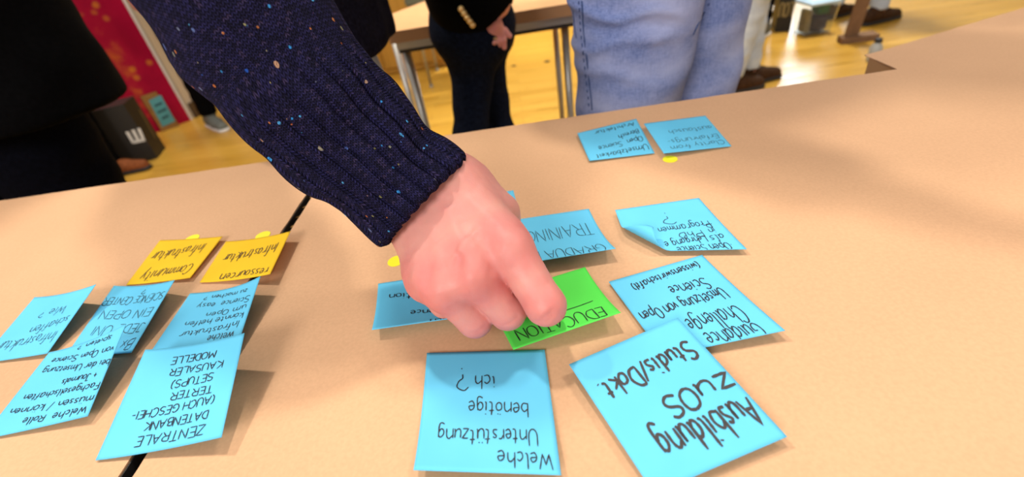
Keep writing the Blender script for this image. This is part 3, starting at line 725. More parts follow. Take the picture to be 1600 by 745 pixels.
def person(label, hu, top, legs, shoe_m, sole_m, hem=.88, tg=.016, lg=.016, res=.009, wrinkle=.004, hair=HAIR, legw=1.0, arms='RL', skip_shoes=False, legpart='trousers', toppart='jumper', shoe_len=.28, hands='RL', extra=None, cuff=.07, attr=None, leg_fn=None, leg_res=None, top_shape=None, body_leg=-.014):
    p = tag(empty('person', (hu.c[0], hu.c[1], 0), hu.h), label, 'person')
    bc = hu.torso_caps(-.016) + sum([hu.arm_caps(q, min(-.006, tg - .014)) for q in arms], []) + sum([hu.leg_caps(q, lg + body_leg, legw) for q in 'RL'], []) + hu.pelvis(-.03)
    hf, hc = hu.head_fn(); hs = [hu.hand_caps(q) for q in hands]
    def body(P):
        d = smin(d_group(P, bc, .02), hf(P), .02)
        for g in hs:
            e = d_group(P, g[0], .012)
            for fcap in g[1:]: e = smin(e, d_group(P, fcap, .004), .004)
            d = smin(d, e, .01)
        return d
    allc = bc + hc + sum([sum(g, []) for g in hs], [])
    parts = [(body, *bounds(allc, .03), .0075)] + (extra or [])
    skin_mesh(parts, p, attr=attr)
    # hair
    c = hu.head; hcap = [cap(c + V3(0, 0, .045) - hu.f * .03, c + V3(0, 0, .05) + hu.f * .015, .086, .078), cap(c + V3(0, 0, .02) - hu.f * .035, c - V3(0, 0, .04) - hu.f * .03, .08, .06)]
    def hfn(P):
        d = d_group(P, hcap, .03); return np.maximum(d + .003 * vnoise(P, 140), .0 - (P[..., 2] - c[2] - .02) + ((P - c.astype(np.float32)) @ hu.f.astype(np.float32)) * 0.75 - .012)
    sdf_obj('hair', hfn, *bounds(hcap, .012), .006, hair, p)
    # top garment
    tc = hu.torso_caps(tg) + sum([hu.arm_caps(q, tg) for q in arms], [])
    if top_shape: tc = tc + top_shape
    def tfn(P):
        d = d_group(P, tc, .035) + wrinkle * vnoise(P, 42, 1.3); d = np.maximum(d, hem - P[..., 2])
        d = np.maximum(d, P[..., 2] - (hu.neck[2] + .012))
        for q in arms:
            a = hu.wri[q] - hu.elb[q]; a = a / np.linalg.norm(a); near = np.linalg.norm(P - hu.wri[q].astype(np.float32), axis=-1) - .10
            d = np.maximum(d, np.minimum((P - hu.wri[q].astype(np.float32)) @ a.astype(np.float32) + .012, -near))
        return d
    t_ = sdf_obj(toppart, tfn, *bounds(tc, .02), res, top, p); p_top = (tfn, t_)
    # legs
    lc = sum([hu.leg_caps(q, lg, legw) for q in 'RL'], []) + hu.pelvis(lg)
    R_, L_ = [hu.leg_caps(q, lg, legw) for q in 'RL']; pv = hu.pelvis(lg)
    def lfn(P):
        d = smin(d_group(P, pv, 0), smin(d_group(P, R_, .03), d_group(P, L_, .03), .012), .03)
        d = d + wrinkle * vnoise(P * np.array([1, 1, 2.2], np.float32), 30, 2.1)
        return np.maximum(np.maximum(d, P[..., 2] - 1.0 * hu.k), cuff - P[..., 2])
    g_ = sdf_obj(legpart, leg_fn or lfn, *bounds(lc, .02), leg_res or res, legs, p)
    if not skip_shoes:
        for q in 'RL': shoe(p, hu.foot[q], hu.toe[q], shoe_m, sole_m, shoe_len)
    return p, p_top, g_, leg_fn or lfn

# ---- the man reaching in: right hand, forearm and tweed sleeve
HP = dict(
    iM=atd(797, 389, .271), mM=atd(742, 430, .268), rM=atd(694, 452, .274), pM=atd(667, 441, .288),
    iP=V3(-.001, .190, .780), mP=atd(793, 486, .281), rP=atd(742, 500, .286), pP=atd(694, 474, .306))
HP['iD'] = V3(-.002, .209, .763); HP['iT'] = V3(-.004, .218, .7505)
HP['mD'] = HP['mP'] + V3(.004, .019, -.014); HP['mT'] = HP['mD'] + V3(.006, .016, -.006)
HP['rD'] = HP['rP'] + V3(.003, .020, -.009); HP['rT'] = HP['rD'] + V3(.003, .018, -.001)
HP['pD'] = HP['pP'] + V3(.002, .017, -.006); HP['pT'] = HP['pD'] + V3(.002, .015, .0)
HP['tC'] = atd(735, 300, .312); HP['tM'] = atd(779, 333, .307); HP['tI'] = atd(802, 420, .314); HP['tT'] = V3(-.008, .236, .752)
WR = [atd(*q) for q in ((713, 288, .307), (690, 306, .304), (665, 326, .306), (648, 350, .312))]       # carpal row under the cuff
AX = atd(560, 205, .318)                                                                               # forearm axis, inside the sleeve
EL = atd(280, -140, .36)
palm = [cap(WR[0], HP['iM'], .0165, .0135), cap(WR[1], HP['mM'], .017, .0135), cap(WR[2], HP['rM'], .0165, .0125), cap(WR[3], HP['pM'], .0155, .0118),
        *[cap(HP[a_] * .86 + WR[i_] * .14, HP[b_] * .86 + WR[i_ + 1] * .14, r_) for i_, (a_, b_, r_) in enumerate((('iM', 'mM', .0108), ('mM', 'rM', .0105), ('rM', 'pM', .0098)))],
        cap((WR[0] + WR[1]) / 2 , AX, .021, .030), cap((WR[2] + WR[3]) / 2, AX, .021, .030),
        cap(WR[3] + V3(0, .01, -.012), HP['pM'] + V3(.004, .012, -.006), .014, .012)]
FN = {'index': [cap(HP['iM'], HP['iP'], .0130, .0110), cap(HP['iP'], HP['iD'], .0110, .0096), cap(HP['iD'], HP['iT'], .0094, .0082)],
      'middle': [cap(HP['mM'], HP['mP'], .0128, .0108), cap(HP['mP'], HP['mD'], .0106, .0095), cap(HP['mD'], HP['mT'], .0094, .0082)],
      'ring': [cap(HP['rM'], HP['rP'], .0120, .0102), cap(HP['rP'], HP['rD'], .0100, .009), cap(HP['rD'], HP['rT'], .0088, .0078)],
      'pinky': [cap(HP['pM'], HP['pP'], .0108, .0088), cap(HP['pP'], HP['pD'], .0086, .0078), cap(HP['pD'], HP['pT'], .0076, .0068)],
      'thumb': [cap(WR[0], HP['tC'], .0165, .0165), cap(HP['tC'], HP['tM'], .0165, .0138), cap(HP['tM'], HP['tI'], .0130, .0108), cap(HP['tI'], HP['tT'], .0105, .0088)]}
def hand0(P):
    d = d_group(P, palm, .010); r_ = None
    for nme, c in FN.items():
        e = smin(d_group(P, c, .004), d, .0045 if nme != 'thumb' else .014)
        r_ = e if r_ is None else smin(r_, e, .0008)
    return r_
def surf(px, py, off=0.0): return march(hand0, px, py, .18, .42, 200, off)
bumps = [(surf(799, 391), .0115, .0024), (surf(737, 437), .0105, .0030), (surf(690, 455), .0095, .0026), (surf(652, 441), .0085, .0018), (surf(852, 478), .009, .0006), (surf(795, 488), .009, .0006)]
ridges = []      # tendons, veins (raised) and creases (sunk): polylines on the skin
def line(pts, wid, amt): 
    q = [surf(*p) for p in pts]; ridges.extend([(cap(a, b, 0.0), wid, amt) for a, b in zip(q, q[1:])])
line([(795, 385), (765, 345), (735, 312)], .0042, .0007); line([(737, 428), (722, 385), (700, 330)], .0040, .0009); line([(688, 446), (684, 405), (672, 350)], .0038, .0007); line([(650, 432), (650, 400)], .0036, .0005)
line([(704, 412), (709, 400), (719, 390), (733, 374), (746, 358)], .0018, .0007); line([(672, 395), (690, 378), (712, 362)], .0020, .0004); line([(733, 374), (742, 385), (760, 392)], .0018, .0004)
line([(718, 428), (716, 405), (712, 385)], .0045, -.0014); line([(770, 418), (758, 385)], .0045, -.0015); line([(671, 446), (669, 420)], .0042, -.0013)
for o in (0, 6): line([(838 + o * .6, 503 + o * .2), (850 + o * .6, 497 + o), (862 + o * .3, 485 + o)], .0012, -.0008)
line([(786, 508), (798, 503), (808, 494)], .0011, -.0004); line([(735, 520), (748, 517), (758, 508)], .0011, -.0004)
def handf(P):
    d = hand0(P)
    for c, s_, a in bumps: d = d - a * np.exp(-(np.linalg.norm(P - c.astype(np.float32), axis=-1) / s_) ** 2)
    for c, s_, a in ridges: d = d - a * np.exp(-(d_cap(P, c) / s_) ** 2)
    return d + .00012 * vnoise(P, 700, 0.5)
hcaps = palm + sum(FN.values(), [])
lo_, hi_ = bounds([c for c in hcaps if c[3] < .029 ], .006)
hub = Human((-.32, .70), (-.32, .86), 0.0, 1.78)
hub.elb['R'] = EL; hub.wri['R'] = AX * .55 + EL * .45; hub.sh['R'] = V3(-.35, .60, 1.25); hub.sh['L'] = V3(-.36, .90, 1.36)
hub.neck = V3(-.31, .77, 1.40); hub.head = V3(-.27, .75, 1.55); hub.chest = V3(-.35, .77, 1.19); hub.waist = V3(-.34, .78, 1.02)
hub.elb['L'] = V3(-.44, .94, 1.09); hub.wri['L'] = V3(-.26, .90, 1.22)
hub.hip = {'R': V3(-.335, .735, .88), 'L': V3(-.335, .86, .88)}; hub.knee = {'R': V3(-.295, .715, .50), 'L': V3(-.30, .865, .50)}
def flush(V):
    r_ = np.full(len(V), .18)
    for k, a, s_ in (('iM', .55, .017), ('mM', .62, .015), ('rM', .62, .014), ('pM', .6, .014), ('iP', .45, .012), ('mP', .42, .012), ('rP', .42, .012), ('pP', .4, .012), ('iT', .4, .012)):
        r_ = np.maximum(r_, a * np.exp(-(np.maximum(np.linalg.norm(V - HP[k], axis=1) - .010, 0) / s_) ** 2))
    for c, s_, a in ridges:                      # skin folds are redder than the skin around them
        if a < -.00025 and s_ < .002: r_ = np.maximum(r_, .5 * np.exp(-(d_cap(V.astype(np.float32), c) / .0010) ** 2))
    return r_
RING = [(667, 318, 99, .300), (655, 307, 99.5, .3005), (618, 279, 98.5, .303), (595, 258, 100, .305), (572, 236, 105, .307), (548, 216, 112, .309), (524, 194, 118, .311), (498, 167, 118, .313), (465, 134, 119, .315), (444, 104, 121, .318), (404, 52, 128, .323), (363, 0, 131, .328), (325, -50, 136, .335), (295, -105, 140, .345), (275, -150, 136, .358)]
def arm_line():
    ctr = [atd(x, y, d) for x, y, w_, d in RING]; half = []
    for k, (x, y, w_, d) in enumerate(RING):
        a_, b_ = RING[max(k - 1, 0)], RING[min(k + 1, len(RING) - 1)]; tx_, ty_ = b_[0] - a_[0], b_[1] - a_[1]; L_ = math.hypot(tx_, ty_)
        half.append(np.linalg.norm(atd(x - ty_ / L_ * w_, y + tx_ / L_ * w_, d) - atd(x + ty_ / L_ * w_, y - tx_ / L_ * w_, d)) / 2 * .985)
    ctr += [ctr[-1] * .75 + hub.sh['R'] * .25 + V3(0, 0, .01), ctr[-1] * .45 + hub.sh['R'] * .55, hub.sh['R'] + V3(-.01, .03, -.01)]; half += [.068, .074, .07]
    C = catmull(ctr, 16); Hh = catmull(np.array(half)[:, None], 16)[:, 0]; n = len(C); NA = 240
    seg = np.concatenate([[0], np.cumsum(np.linalg.norm(np.diff(C, axis=0), axis=1))])
    ss = np.linspace(0, seg[-1], 330); C = np.stack([np.interp(ss, seg, C[:, i]) for i in range(3)], 1); Hh = np.interp(ss, seg, Hh); n = len(ss)
    for _ in range(6): C[1:-1] = (C[:-2] + C[1:-1] * 2 + C[2:]) / 4
    return C, Hh, ss
ARMC, ARMH, ARMS = arm_line()
fore = [cap(ARMC[i], ARMC[min(i + 20, 329)], min(.045, ARMH[i] * .66), min(.045, ARMH[min(i + 20, 329)] * .66)) for i in range(45, 320, 20)]
extra = [(handf, lo_, hi_, .0009), (lambda P: d_group(P, fore, .02), *bounds(fore, .02), .005)]
hub_arm = hub.arm_caps
def _arm(q, g=0.0):
    if q == 'R': return [cap(hub.sh['R'], hub.sh['R'] * .5 + EL * .5, .050 + g, .030 + g)]
    return hub_arm(q, g)
hub.arm_caps = _arm
# torso and jeans; the close right sleeve is lofted separately below
P1, top1, jeans1, _ = person('person in speckled navy tweed sweater reaching over the table to place the green note', hub, NAVY, DENIM2, BROWNL, SOLE, hem=.812, tg=.022, lg=.012, hands='L', top_shape=[cap((-.335, .74, .83), (-.335, .85, .83), .136), cap((-.335, .74, .95), (-.335, .85, .95), .134)], extra=extra, attr=flush, legpart='jeans', toppart='sweater', legw=.92)
# sleeve: rings from pixel centre, half width, distance
def sleeve():
    C, Hh = ARMC, ARMH; NA = 240; V = []
    n = len(C); ss = ARMS
    th = np.linspace(0, 2 * math.pi, NA, endpoint=False); rnd = random.Random(4)
    prev = None
    for i in range(n):
        T = C[min(i + 1, n - 1)] - C[max(i - 1, 0)]; T /= np.linalg.norm(T)
        view = C[i] - CC; view /= np.linalg.norm(view)
        a = np.cross(T, view) if prev is None or ss[i] < .30 else prev - T * (prev @ T); a /= np.linalg.norm(a); prev = a; b = np.cross(T, a)
        s_ = ss[i]; cuff = 1 / (1 + math.exp((s_ - .098) / .006))
        r1 = Hh[i]; r2 = Hh[i] * (.92 - .12 * cuff)
        rib = (np.clip(np.abs(np.cos(th * 12)) * 1.7, 0, 1) - 1) * .0030 * cuff
        # soft folds: slumped wool above the cuff, drag lines further up
        fold = (1 - cuff) * (.0042 * np.sin(s_ * 95 + 1.2 * np.sin(th * 2) + .6) * np.exp(-((s_ - .14) / .05) ** 2) * (0.5 + .5 * np.cos(th + 1.2)) + .0016 * np.sin(s_ * 60 + 2 * th + 1))
        fold = fold + cuff * .0012 * np.sin(s_ * 130 + 3 * np.sin(th)) 
        end = .0005 * np.sin(th * 26 + .5) * math.exp(-s_ / .004)
        lip = -.0035 * math.exp(-(s_ / .0016) ** 2)
        rr1 = r1 + rib + fold + lip; rr2 = r2 + rib + fold + lip
        V.append(C[i] + (np.cos(th) * rr1)[:, None] * a + (np.sin(th) * rr2)[:, None] * b + end[:, None] * T)
    G = np.array(V)
    inner = [C[k] + (G[k] - C[k]) * (.95 if k == 0 else .93) + (0 if k else 0) for k in (0, 4, 12, 30)]
    G = np.concatenate([np.array(inner[::-1]), G]); n2 = len(G); F = []
    sv = np.concatenate([[-ss[30], -ss[12], -ss[4], -.0005], ss]) / .40
    me_v = G.reshape(-1, 3)
    i, j = np.meshgrid(np.arange(n2 - 1), np.arange(NA), indexing='ij'); jn = (j + 1) % NA
    F = np.stack([i * NA + j, (i + 1) * NA + j, (i + 1) * NA + jn, i * NA + jn], -1).reshape(-1, 4)
    o = mesh_obj('sleeve', me_v, F, KNIT, top1[1], True); uvl = o.data.uv_layers.new(name='UVMap')
    u0 = (j / NA).ravel(); u1 = ((j + 1) / NA).ravel(); va = sv[i.ravel()]; vb = sv[i.ravel() + 1]
    uv = np.stack([np.stack([u0, va], 1), np.stack([u0, vb], 1), np.stack([u1, vb], 1), np.stack([u1, va], 1)], 1)
    uvl.data.foreach_set('uv', uv.reshape(-1).astype(np.float32)); o['label'] = 'tweed sleeve with ribbed cuff and coloured flecks'; return o
SLEEVE = sleeve()
# ---- person in black at the left end of the far table edge
hb = Human((-1.13, .86), (-.925, .86), -math.pi / 2 + .1, 1.74)
hb.elb['L'] = hb.sh['L'] + V3(.03, 0, -.28); hb.elb['L'] = hb.elb['L'] + V3(0, .06, .08); hb.elb['R'] = hb.elb['R'] + V3(0, .06, .08); hb.wri['L'] = hb.elb['L'] + V3(-.16, -.18, .12); hb.wri['R'] = hb.elb['R'] + V3(.12, -.18, .12)
person('person in black jacket and trousers standing behind the left table', hb, BLACK, DARKNAVY, TANL, SOLE, hem=.775, tg=.03, lg=.03, toppart='jacket', legw=.94, top_shape=[cap((-1.17, .86, .58), (-1.15, .86, 1.30), .15), cap((-.885, .86, .58), (-.91, .86, 1.30), .148), cap((-1.03, .84, .58), (-1.03, .84, 1.3), .165)])
# ---- woman in the dark blazer
wy = 1.14
c0 = aty(735, 60, wy)
hw = Human((c0[0] + .045, wy - .05), (c0[0] + .14, wy + .05), 0.12, 1.68, hip=(c0[0] - .005, wy))
for k_ in ('waist', 'chest', 'neck', 'head'): setattr(hw, k_, getattr(hw, k_) + V3(.022, 0, 0))
for q in 'RL': hw.sh[q] = hw.sh[q] + V3(.022, 0, 0)
hw.hip = {'R': aty(740, 56, wy - .05), 'L': aty(748, 56, wy + .06)}; hw.knee = {'R': aty(735, 215, wy - .05), 'L': aty(781, 210, wy + .06)}
hw.wri['R'] = aty(770, 42, wy - .115); hw.elb['R'] = aty(706, -42, wy - .125)
hw.elb['L'] = hw.sh['L'] + V3(.02, .05, -.28); hw.wri['L'] = hw.elb['L'] + V3(.22, -.03, .02)
WH = {k: aty(x, y, wy - .115 + d) for k, (x, y, d) in dict(w=(766, 37, 0), p0=(764, 55, 0), p1=(763, 62, -.005), p2=(765, 67, .005), r0=(770, 56, -.002), r1=(770.5, 65, -.008), r2=(773, 71, -.002), m0=(777, 54, 0), m1=(779, 64, -.004), m2=(781, 70, 0), i0=(783, 51, .005), i1=(786.5, 62, .002), i2=(788, 74, .004), t0=(776, 41, .008), t1=(788, 49, .008), t2=(796.5, 56, .006)).items()}
wp = [cap(WH['w'], WH[k], .015, .0078) for k in ('p0', 'r0', 'm0', 'i0')] + [cap(WH['w'], WH['t0'], .016, .013), cap(hw.wri['R'] + V3(-.03, 0, .04), WH['w'], .024, .021)]
wf_ = [[cap(WH[k + '0'], WH[k + '1'], .0080, .0070), cap(WH[k + '1'], WH[k + '2'], .0068, .0054)] for k in 'prmi'] + [[cap(WH['t0'], WH['t1'], .0115, .0085), cap(WH['t1'], WH['t2'], .0080, .0055)]]
def whand(P):
    d = d_group(P, wp, .010); r_ = None
    for c in wf_:
        e = smin(d_group(P, c, .003), d, .004); r_ = e if r_ is None else smin(r_, e, .0008)
    return r_
whc = wp + sum(wf_, [])
PW, topw, legw_, _ = person('person in dark blazer with gold sleeve buttons and slim dark jeans, by the back table', hw, BLACK, DKDENIM, BLACK, SOLE, hem=.772, tg=-.004, lg=-.002, res=.006, hands='L', wrinkle=.0025, extra=[(whand, *bounds(whc, .006), .0013)], toppart='blazer', legpart='jeans', legw=.73)
for bx, by in ((720.4, 14), (724.8, 20.4), (729.4, 26.8), (734, 32.8), (738.3, 38.7)):
    q = march(topw[0], bx, by, .9, 1.5, 300); r_ = ray(bx, by)
    MB().tube([q + r_ * .002, q - r_ * .003, q - r_ * .0045], [.0062, .0062, .0035], 14).build('button', GOLD, topw[1], True)
rc = (WH['r0'] * .45 + WH['r1'] * .55); rd = WH['r1'] - WH['r0']; rd /= np.linalg.norm(rd)
MB().tube([rc - rd * .003, rc - rd * .0025, rc + rd * .0025, rc + rd * .003], [.0095, .0102, .0102, .0095], 16).build('ring', GOLD, PW, True)
# ---- man in light blue jeans just behind the middle table
hm = Human((.165, .72), (.305, .82), -.93, 1.82, hip=(.235, .775))
for q in 'RL': hm.wri[q] = hm.elb[q] + hm.f * .22 + V3(0, 0, .08)
hm.hip = {'R': V3(.185, .735, .95), 'L': V3(.30, .815, .95)}; hm.knee = {'R': V3(.163, .715, .50), 'L': V3(.302, .81, .50)}; hm.foot = {'R': V3(.155, .75, 0), 'L': V3(.305, .86, 0)}; hm.ank = {q: hm.foot[q] + V3(0, 0, .085) for q in 'RL'}
JR = [cap((.193, .735, .98), (.160, .715, .50), .104, .068), cap((.163, .715, .50), hm.ank['R'], .066, .055)]
JL = [cap((.300, .822, .98), (.300, .815, .50), .094, .070), cap((.300, .815, .50), hm.ank['L'], .068, .055)]
JP = [cap((.195, .74, .98), (.295, .815, .98), .105)]
def jfn(P):
    d = smin(d_group(P, JP, 0), smin(d_group(P, JR, .03), d_group(P, JL, .03), .006), .02)
    x, y, z = P[..., 0], P[..., 1], P[..., 2]
    d = d - .0045 * np.maximum(0, np.sin(z * 95 + 10 * (x - .17) + .9 * np.sin(x * 38))) ** 3 * np.exp(-((z - .80) / .07) ** 2) * np.exp(-((x - .13) / .08) ** 2)
    d = d - .0055 * np.exp(-((z - .832 + .10 * (x - .14) + .006 * np.sin(x * 60)) / .006) ** 2) * np.clip((.235 - x) / .05, 0, 1) - .0045 * np.exp(-((z - .796 - .12 * (x - .14) + .005 * np.sin(x * 70 + 1)) / .007) ** 2) * np.clip((.22 - x) / .05, 0, 1) + .004 * np.exp(-((z - .818 + .06 * (x - .14)) / .008) ** 2) * np.clip((.225 - x) / .05, 0, 1)
    d = d - .0028 * np.sin(z * 60 - 26 * x + 1.0) * np.exp(-((z - .70) / .09) ** 2) - .003 * vnoise(P, 26, .7)
    return np.maximum(np.maximum(d, z - 1.03), .05 - z)
PM, topm, jm, _ = person('person in faded light blue jeans standing close behind the middle table', hm, DARKNAVY, DENIM, BROWNL, SOLE, hem=.925, legpart='jeans', leg_fn=jfn, leg_res=.0045, body_leg=-.034)
def on_jeans(px, py, off=.0): return march(jfn, px, py, .5, 1.0, 260, off)
DSEAM = mat_fabric('seam_blue', (.05, .08, .19), .3, 300); THR = new_mat('pale_thread', (.36, .40, .52), .8)
def seam(name, pts, rad, mat, off=-.0004):
    q = [on_jeans(*p, off) for p in pts]; MB().tube(catmull(q, 5), rad, 8).build(name, mat, jm, True)
sp = [(909, 2), (910, 18), (911, 34), (912, 50), (914, 68), (916, 86), (918, 104), (920, 122), (922, 140), (924, 156), (925, 172)]
seam('side_seam', sp, .0011, DSEAM)
for off_ in (-4.5,):
    k = 0
    for (x0, y0), (x1, y1) in zip(sp, sp[1:]):
        for t0 in (0.0, .33, .66):
            k += 1
            if k % 2: seam('seam_pucker', [(x0 + (x1 - x0) * t0 + off_, y0 + (y1 - y0) * t0), (x0 + (x1 - x0) * (t0 + .16) + off_, y0 + (y1 - y0) * (t0 + .16)), (x0 + (x1 - x0) * (t0 + .3) + off_, y0 + (y1 - y0) * (t0 + .3))], .0011, DSEAM)
seam('pocket_edge', [(896, 4), (896, 22), (898, 42), (901, 60)], .0009, DSEAM)
seam('fly_shadow_line', [(1108, 6), (1100, 20), (1092, 36), (1083, 54)], .0011, DSEAM)  # dark strip painted in for the shadow line at fly and crotch
# ---- people further back, seen only from the knees down
def walker(label, fR, fL, heading, top, legs, sh, so, H=1.75, **kw):
    h_ = Human(fR[:2], fL[:2], heading, H); return person(label, h_, top, legs, sh, so, res=.011, **kw)
walker('person in pale grey jeans and brown shoes just right of the light blue jeans', at(1138, 146, 0), at(1166, 131, 0), .15, BLACK, GREYJ, BROWNL, SOLE, legpart='jeans', cuff=.09)
b_ = at(1366, 36, 0)
walker('person in pale jeans and brown shoe behind the cardboard stand', b_, (b_[0] - .12, b_[1] + .28), .25, NAVY, GREYJ, BROWNL, SOLE, legpart='jeans', cuff=.09)
c_ = at(1203, 54, 0) + V3(-.09, -.04, 0)
walker('person in black trousers and grey canvas shoes beside the black lettered box', (c_[0] - .15, c_[1] + .16), c_, math.pi + .75, BLACK, DARKNAVY, GREYS, WHITES, cuff=.09)
d_ = at(338, 199, 0); 
walker('person in black trousers and white-soled grey shoes at the far end of the cream wall', d_, (d_[0] + .22, d_[1] + .12), -.75, BLACK, BLACK, GREYS, WHITES, cuff=.10)
e_ = at(196, 268, 0)
walker('person in tan leather shoes, mostly hidden behind the person in black', (e_[0] - .10, e_[1] - .19), (e_[0] - .02, e_[1] - .03), .12, DARKNAVY, BLACK, TANL, SOLE)

# ------------------------------------------------------------------ back table with chair
bt = [(-.326, 1.322), (.30, 1.322), (.30, 1.80), (-.285, 1.80), (-.391, 1.60)]
T2 = tag(empty('table', (-.02, 1.55, 0)), 'pale wooden folding table with brown edge in the background', 'table')
MB().prism(bt, .722, .742).build('tabletop', TWOOD, T2)
eb = MB(); n = len(bt)
for i in range(n):
    p, q = np.array(bt[i]), np.array(bt[(i + 1) % n]); d = (q - p) / np.linalg.norm(q - p); nn = np.array([d[1], -d[0]]) * .0015
    eb.slab([(*p, .713), (*q, .713), (*q, .7425), (*p, .7425)], (nn[0], nn[1], 0))
eb.build('edge_band_or_gap_shade', EDGEB, T2)
MB().slab([(-.318, 1.345, .69), (.29, 1.345, .69), (.29, 1.345, .712), (-.318, 1.345, .712)], (0, .02, 0)).build('frame_rail', STEEL, T2)
MB().slab([(-.318, 1.36, .678), (.29, 1.36, .678), (.29, 1.36, .69), (-.318, 1.36, .69)], (0, .03, 0)).build('under_rail', BLACKM, T2)
for px, py, yy, rr in ((631, 66, 1.40, .013), (866, 26, 1.70, .010), (881, 24, 1.42, .011), (612, 50, 1.70, .011)):
    a = aty(px, py, yy); x, y_ = a[0], a[1]
    MB().tube([(x, y_, .01), (x, y_, .712)], rr, 14).tube([(x, y_, 0), (x, y_, .012)], rr + .003, 14).build('leg', STEEL, T2, True)
f0 = at(673.6, 138, 0)
CH = tag(empty('chair', (f0[0] + .15, f0[1] + .2, 0)), 'chair with grey green padded back behind the pale table', 'chair')
OLIVE = mat_fabric('olive_fabric', (.15, .16, .12), .15, 90)
zb = aty(648, 9, f0[1])[2]; xl = aty(633, 5, f0[1])[0]
MB().box((xl + .21, f0[1], zb + .17), (.42, .035, .34), 0, .012).build('backrest', OLIVE, CH)
MB().box((xl + .21, f0[1] + .25, .44), (.42, .42, .045), 0, .02).build('seat', OLIVE, CH)
for dx, dy, z in ((0, 0, zb + .3), (.27, 0, zb + .3), (0, .42, .43), (.27, .42, .43)):
    x, y_ = f0[0] + dx, f0[1] + dy + .028
    MB().tube([(x, y_, .01), (x, y_, z)], .010, 12).tube([(x, y_, 0), (x, y_, .014)], .014, 12).build('leg', STEEL, CH, True)
# wooden cupboard far behind the pale table
q = at(600, 40, 0)
WC = tag(empty('cupboard', (-1.0, 3.9, 0)), 'ochre wooden cupboard behind the pale table, beside the chair', 'cupboard')
MB().box((-1.05, 4.1, .75), (1.1, .45, 1.5), 0, .01).build('carcass', OCHRE, WC)
for sx in (-1, 1):
    dr = MB().box((-1.05 + sx * .268, 3.868, .75), (.52, .018, 1.40), 0, .006).build('door', OCHRE, WC)
    MB().tube([(-1.05 + sx * .04, 3.845, .75), (-1.05 + sx * .04, 3.845, .9)], .006, 10).build('handle', STEEL, dr)
# ------------------------------------------------------------------ left background: red panel, cardboard, black box
def mat_red():
    m = new_mat('red_print', (.42, .0, .045), .45, spec=.2); t = NT(m); v = t.coord('Object')
    a = t.noise(v, 3.2, 5, .65); b = t.noise(v, 9, 3)
    base = t.ramp(a, [(.35, (.36, .0, .035)), (.65, (.50, .004, .045))])
    sx = t.n('ShaderNodeSeparateXYZ'); t.l(v, sx.inputs[0])
    up = t.ramp(t.math('ADD', sx.outputs[0], t.math('MULTIPLY', sx.outputs[2], -.35)), [(.0, (1, 1, 1)), (.01, (1, 1, 1))])
    glow = t.ramp(t.math('MULTIPLY', t.ramp(a, [(.50, (0, 0, 0)), (.66, (1, 1, 1))]), t.ramp(b, [(.42, (.1, .1, .1)), (.62, (1, 1, 1))])), [(0, (0, 0, 0)), (1, (1, 1, 1))])
    vo = t.n('ShaderNodeTexVoronoi'); vo.inputs['Scale'].default_value = 13; t.l(v, vo.inputs['Vector'])
    sp_ = t.n('ShaderNodeSeparateColor'); t.l(vo.outputs['Color'], sp_.inputs[0])
    spark = t.math('MULTIPLY', t.ramp(vo.outputs['Distance'], [(.12, (1, 1, 1)), (.34, (0, 0, 0))]), t.math('GREATER_THAN', sp_.outputs[0], .83))
    c = t.mix(t.math('MULTIPLY', glow, .85), base, (.70, .20, .015)); c = t.mix(t.math('MULTIPLY', spark, .6), c, (.75, .27, .02)); t.color(c); return m
pr0, prd = V3(-2.506, 3.451, 0), V3(-.696, -.718, 0)
RP = tag(empty('display_panel', pr0 + prd * .7), 'red display panel with orange sparks standing at the left', 'display panel')
nb = V3(-.718, .696, 0)
MB().slab([pr0, pr0 + prd * 1.5, pr0 + prd * 1.5 + V3(0, 0, 2.1), pr0 + V3(0, 0, 2.1)], nb * .03).build('panel', mat_red(), RP)
MB().slab([pr0, pr0 - prd * .018, pr0 - prd * .018 + V3(0, 0, 2.1), pr0 + V3(0, 0, 2.1)], nb * .04).build('edge_strip', WHITEP, RP)
CB = tag(empty('cardboard_sign', at(270, 200, 0)), 'brown cardboard sign with a cyan printed sheet leaning on the red panel', 'sign')
c1, c2 = at(281, 197, 0), at(258, 206, 0); yb = 3.36
tr = pr0 + prd * .02 + V3(.03, -.03, 0)
def quadpx(pp, base, lean):
    """pixel corners to points on an upright plane through base, parallel to the red panel"""
    nrm = V3(.718, -.696, 0); nrm = nrm + V3(0, 0, lean); nrm /= np.linalg.norm(nrm); out = []
    for x, y_ in pp:
        r_ = ray(x, y_); out.append(CC + r_ * (((base - CC) @ nrm) / (r_ @ nrm)))
    return out, nrm
q, nrm = quadpx([(281, 196.5), (255, 208), (219, 151), (243.5, 143)], at(281, 196.5, 0), .12)
MB().slab(q, -nrm * .008).build('board', CARD, CB)
q, nrm = quadpx([(274, 189), (254, 198), (232, 157), (251, 148)], at(281, 196.5, 0) + nrm * .002, .12)
CYAN = mat_note('cyan_print', (.13, .42, .46), (.11, .37, .41))
sh_ = MB().slab(q, -nrm * .001).build('printed_sheet', CYAN, CB)
q = [np.array(k) for k in q]; BLP = new_mat('dull_blue_print', (.02, .08, .10), .7)
for i, (a0, a1) in enumerate(((.2, .8), (.15, .85), (.25, .75))):
    v0 = .22 + .24 * i
    f_ = lambda u, v: (q[2] * (1 - u) + q[3] * u) * (1 - v) + (q[1] * (1 - u) + q[0] * u) * v + nrm * .001
    MB().add([f_(a0, v0), f_(a1, v0), f_(a1, v0 + .07), f_(a0, v0 + .07)], [[3, 2, 1, 0]]).build('print_line', BLP, sh_)
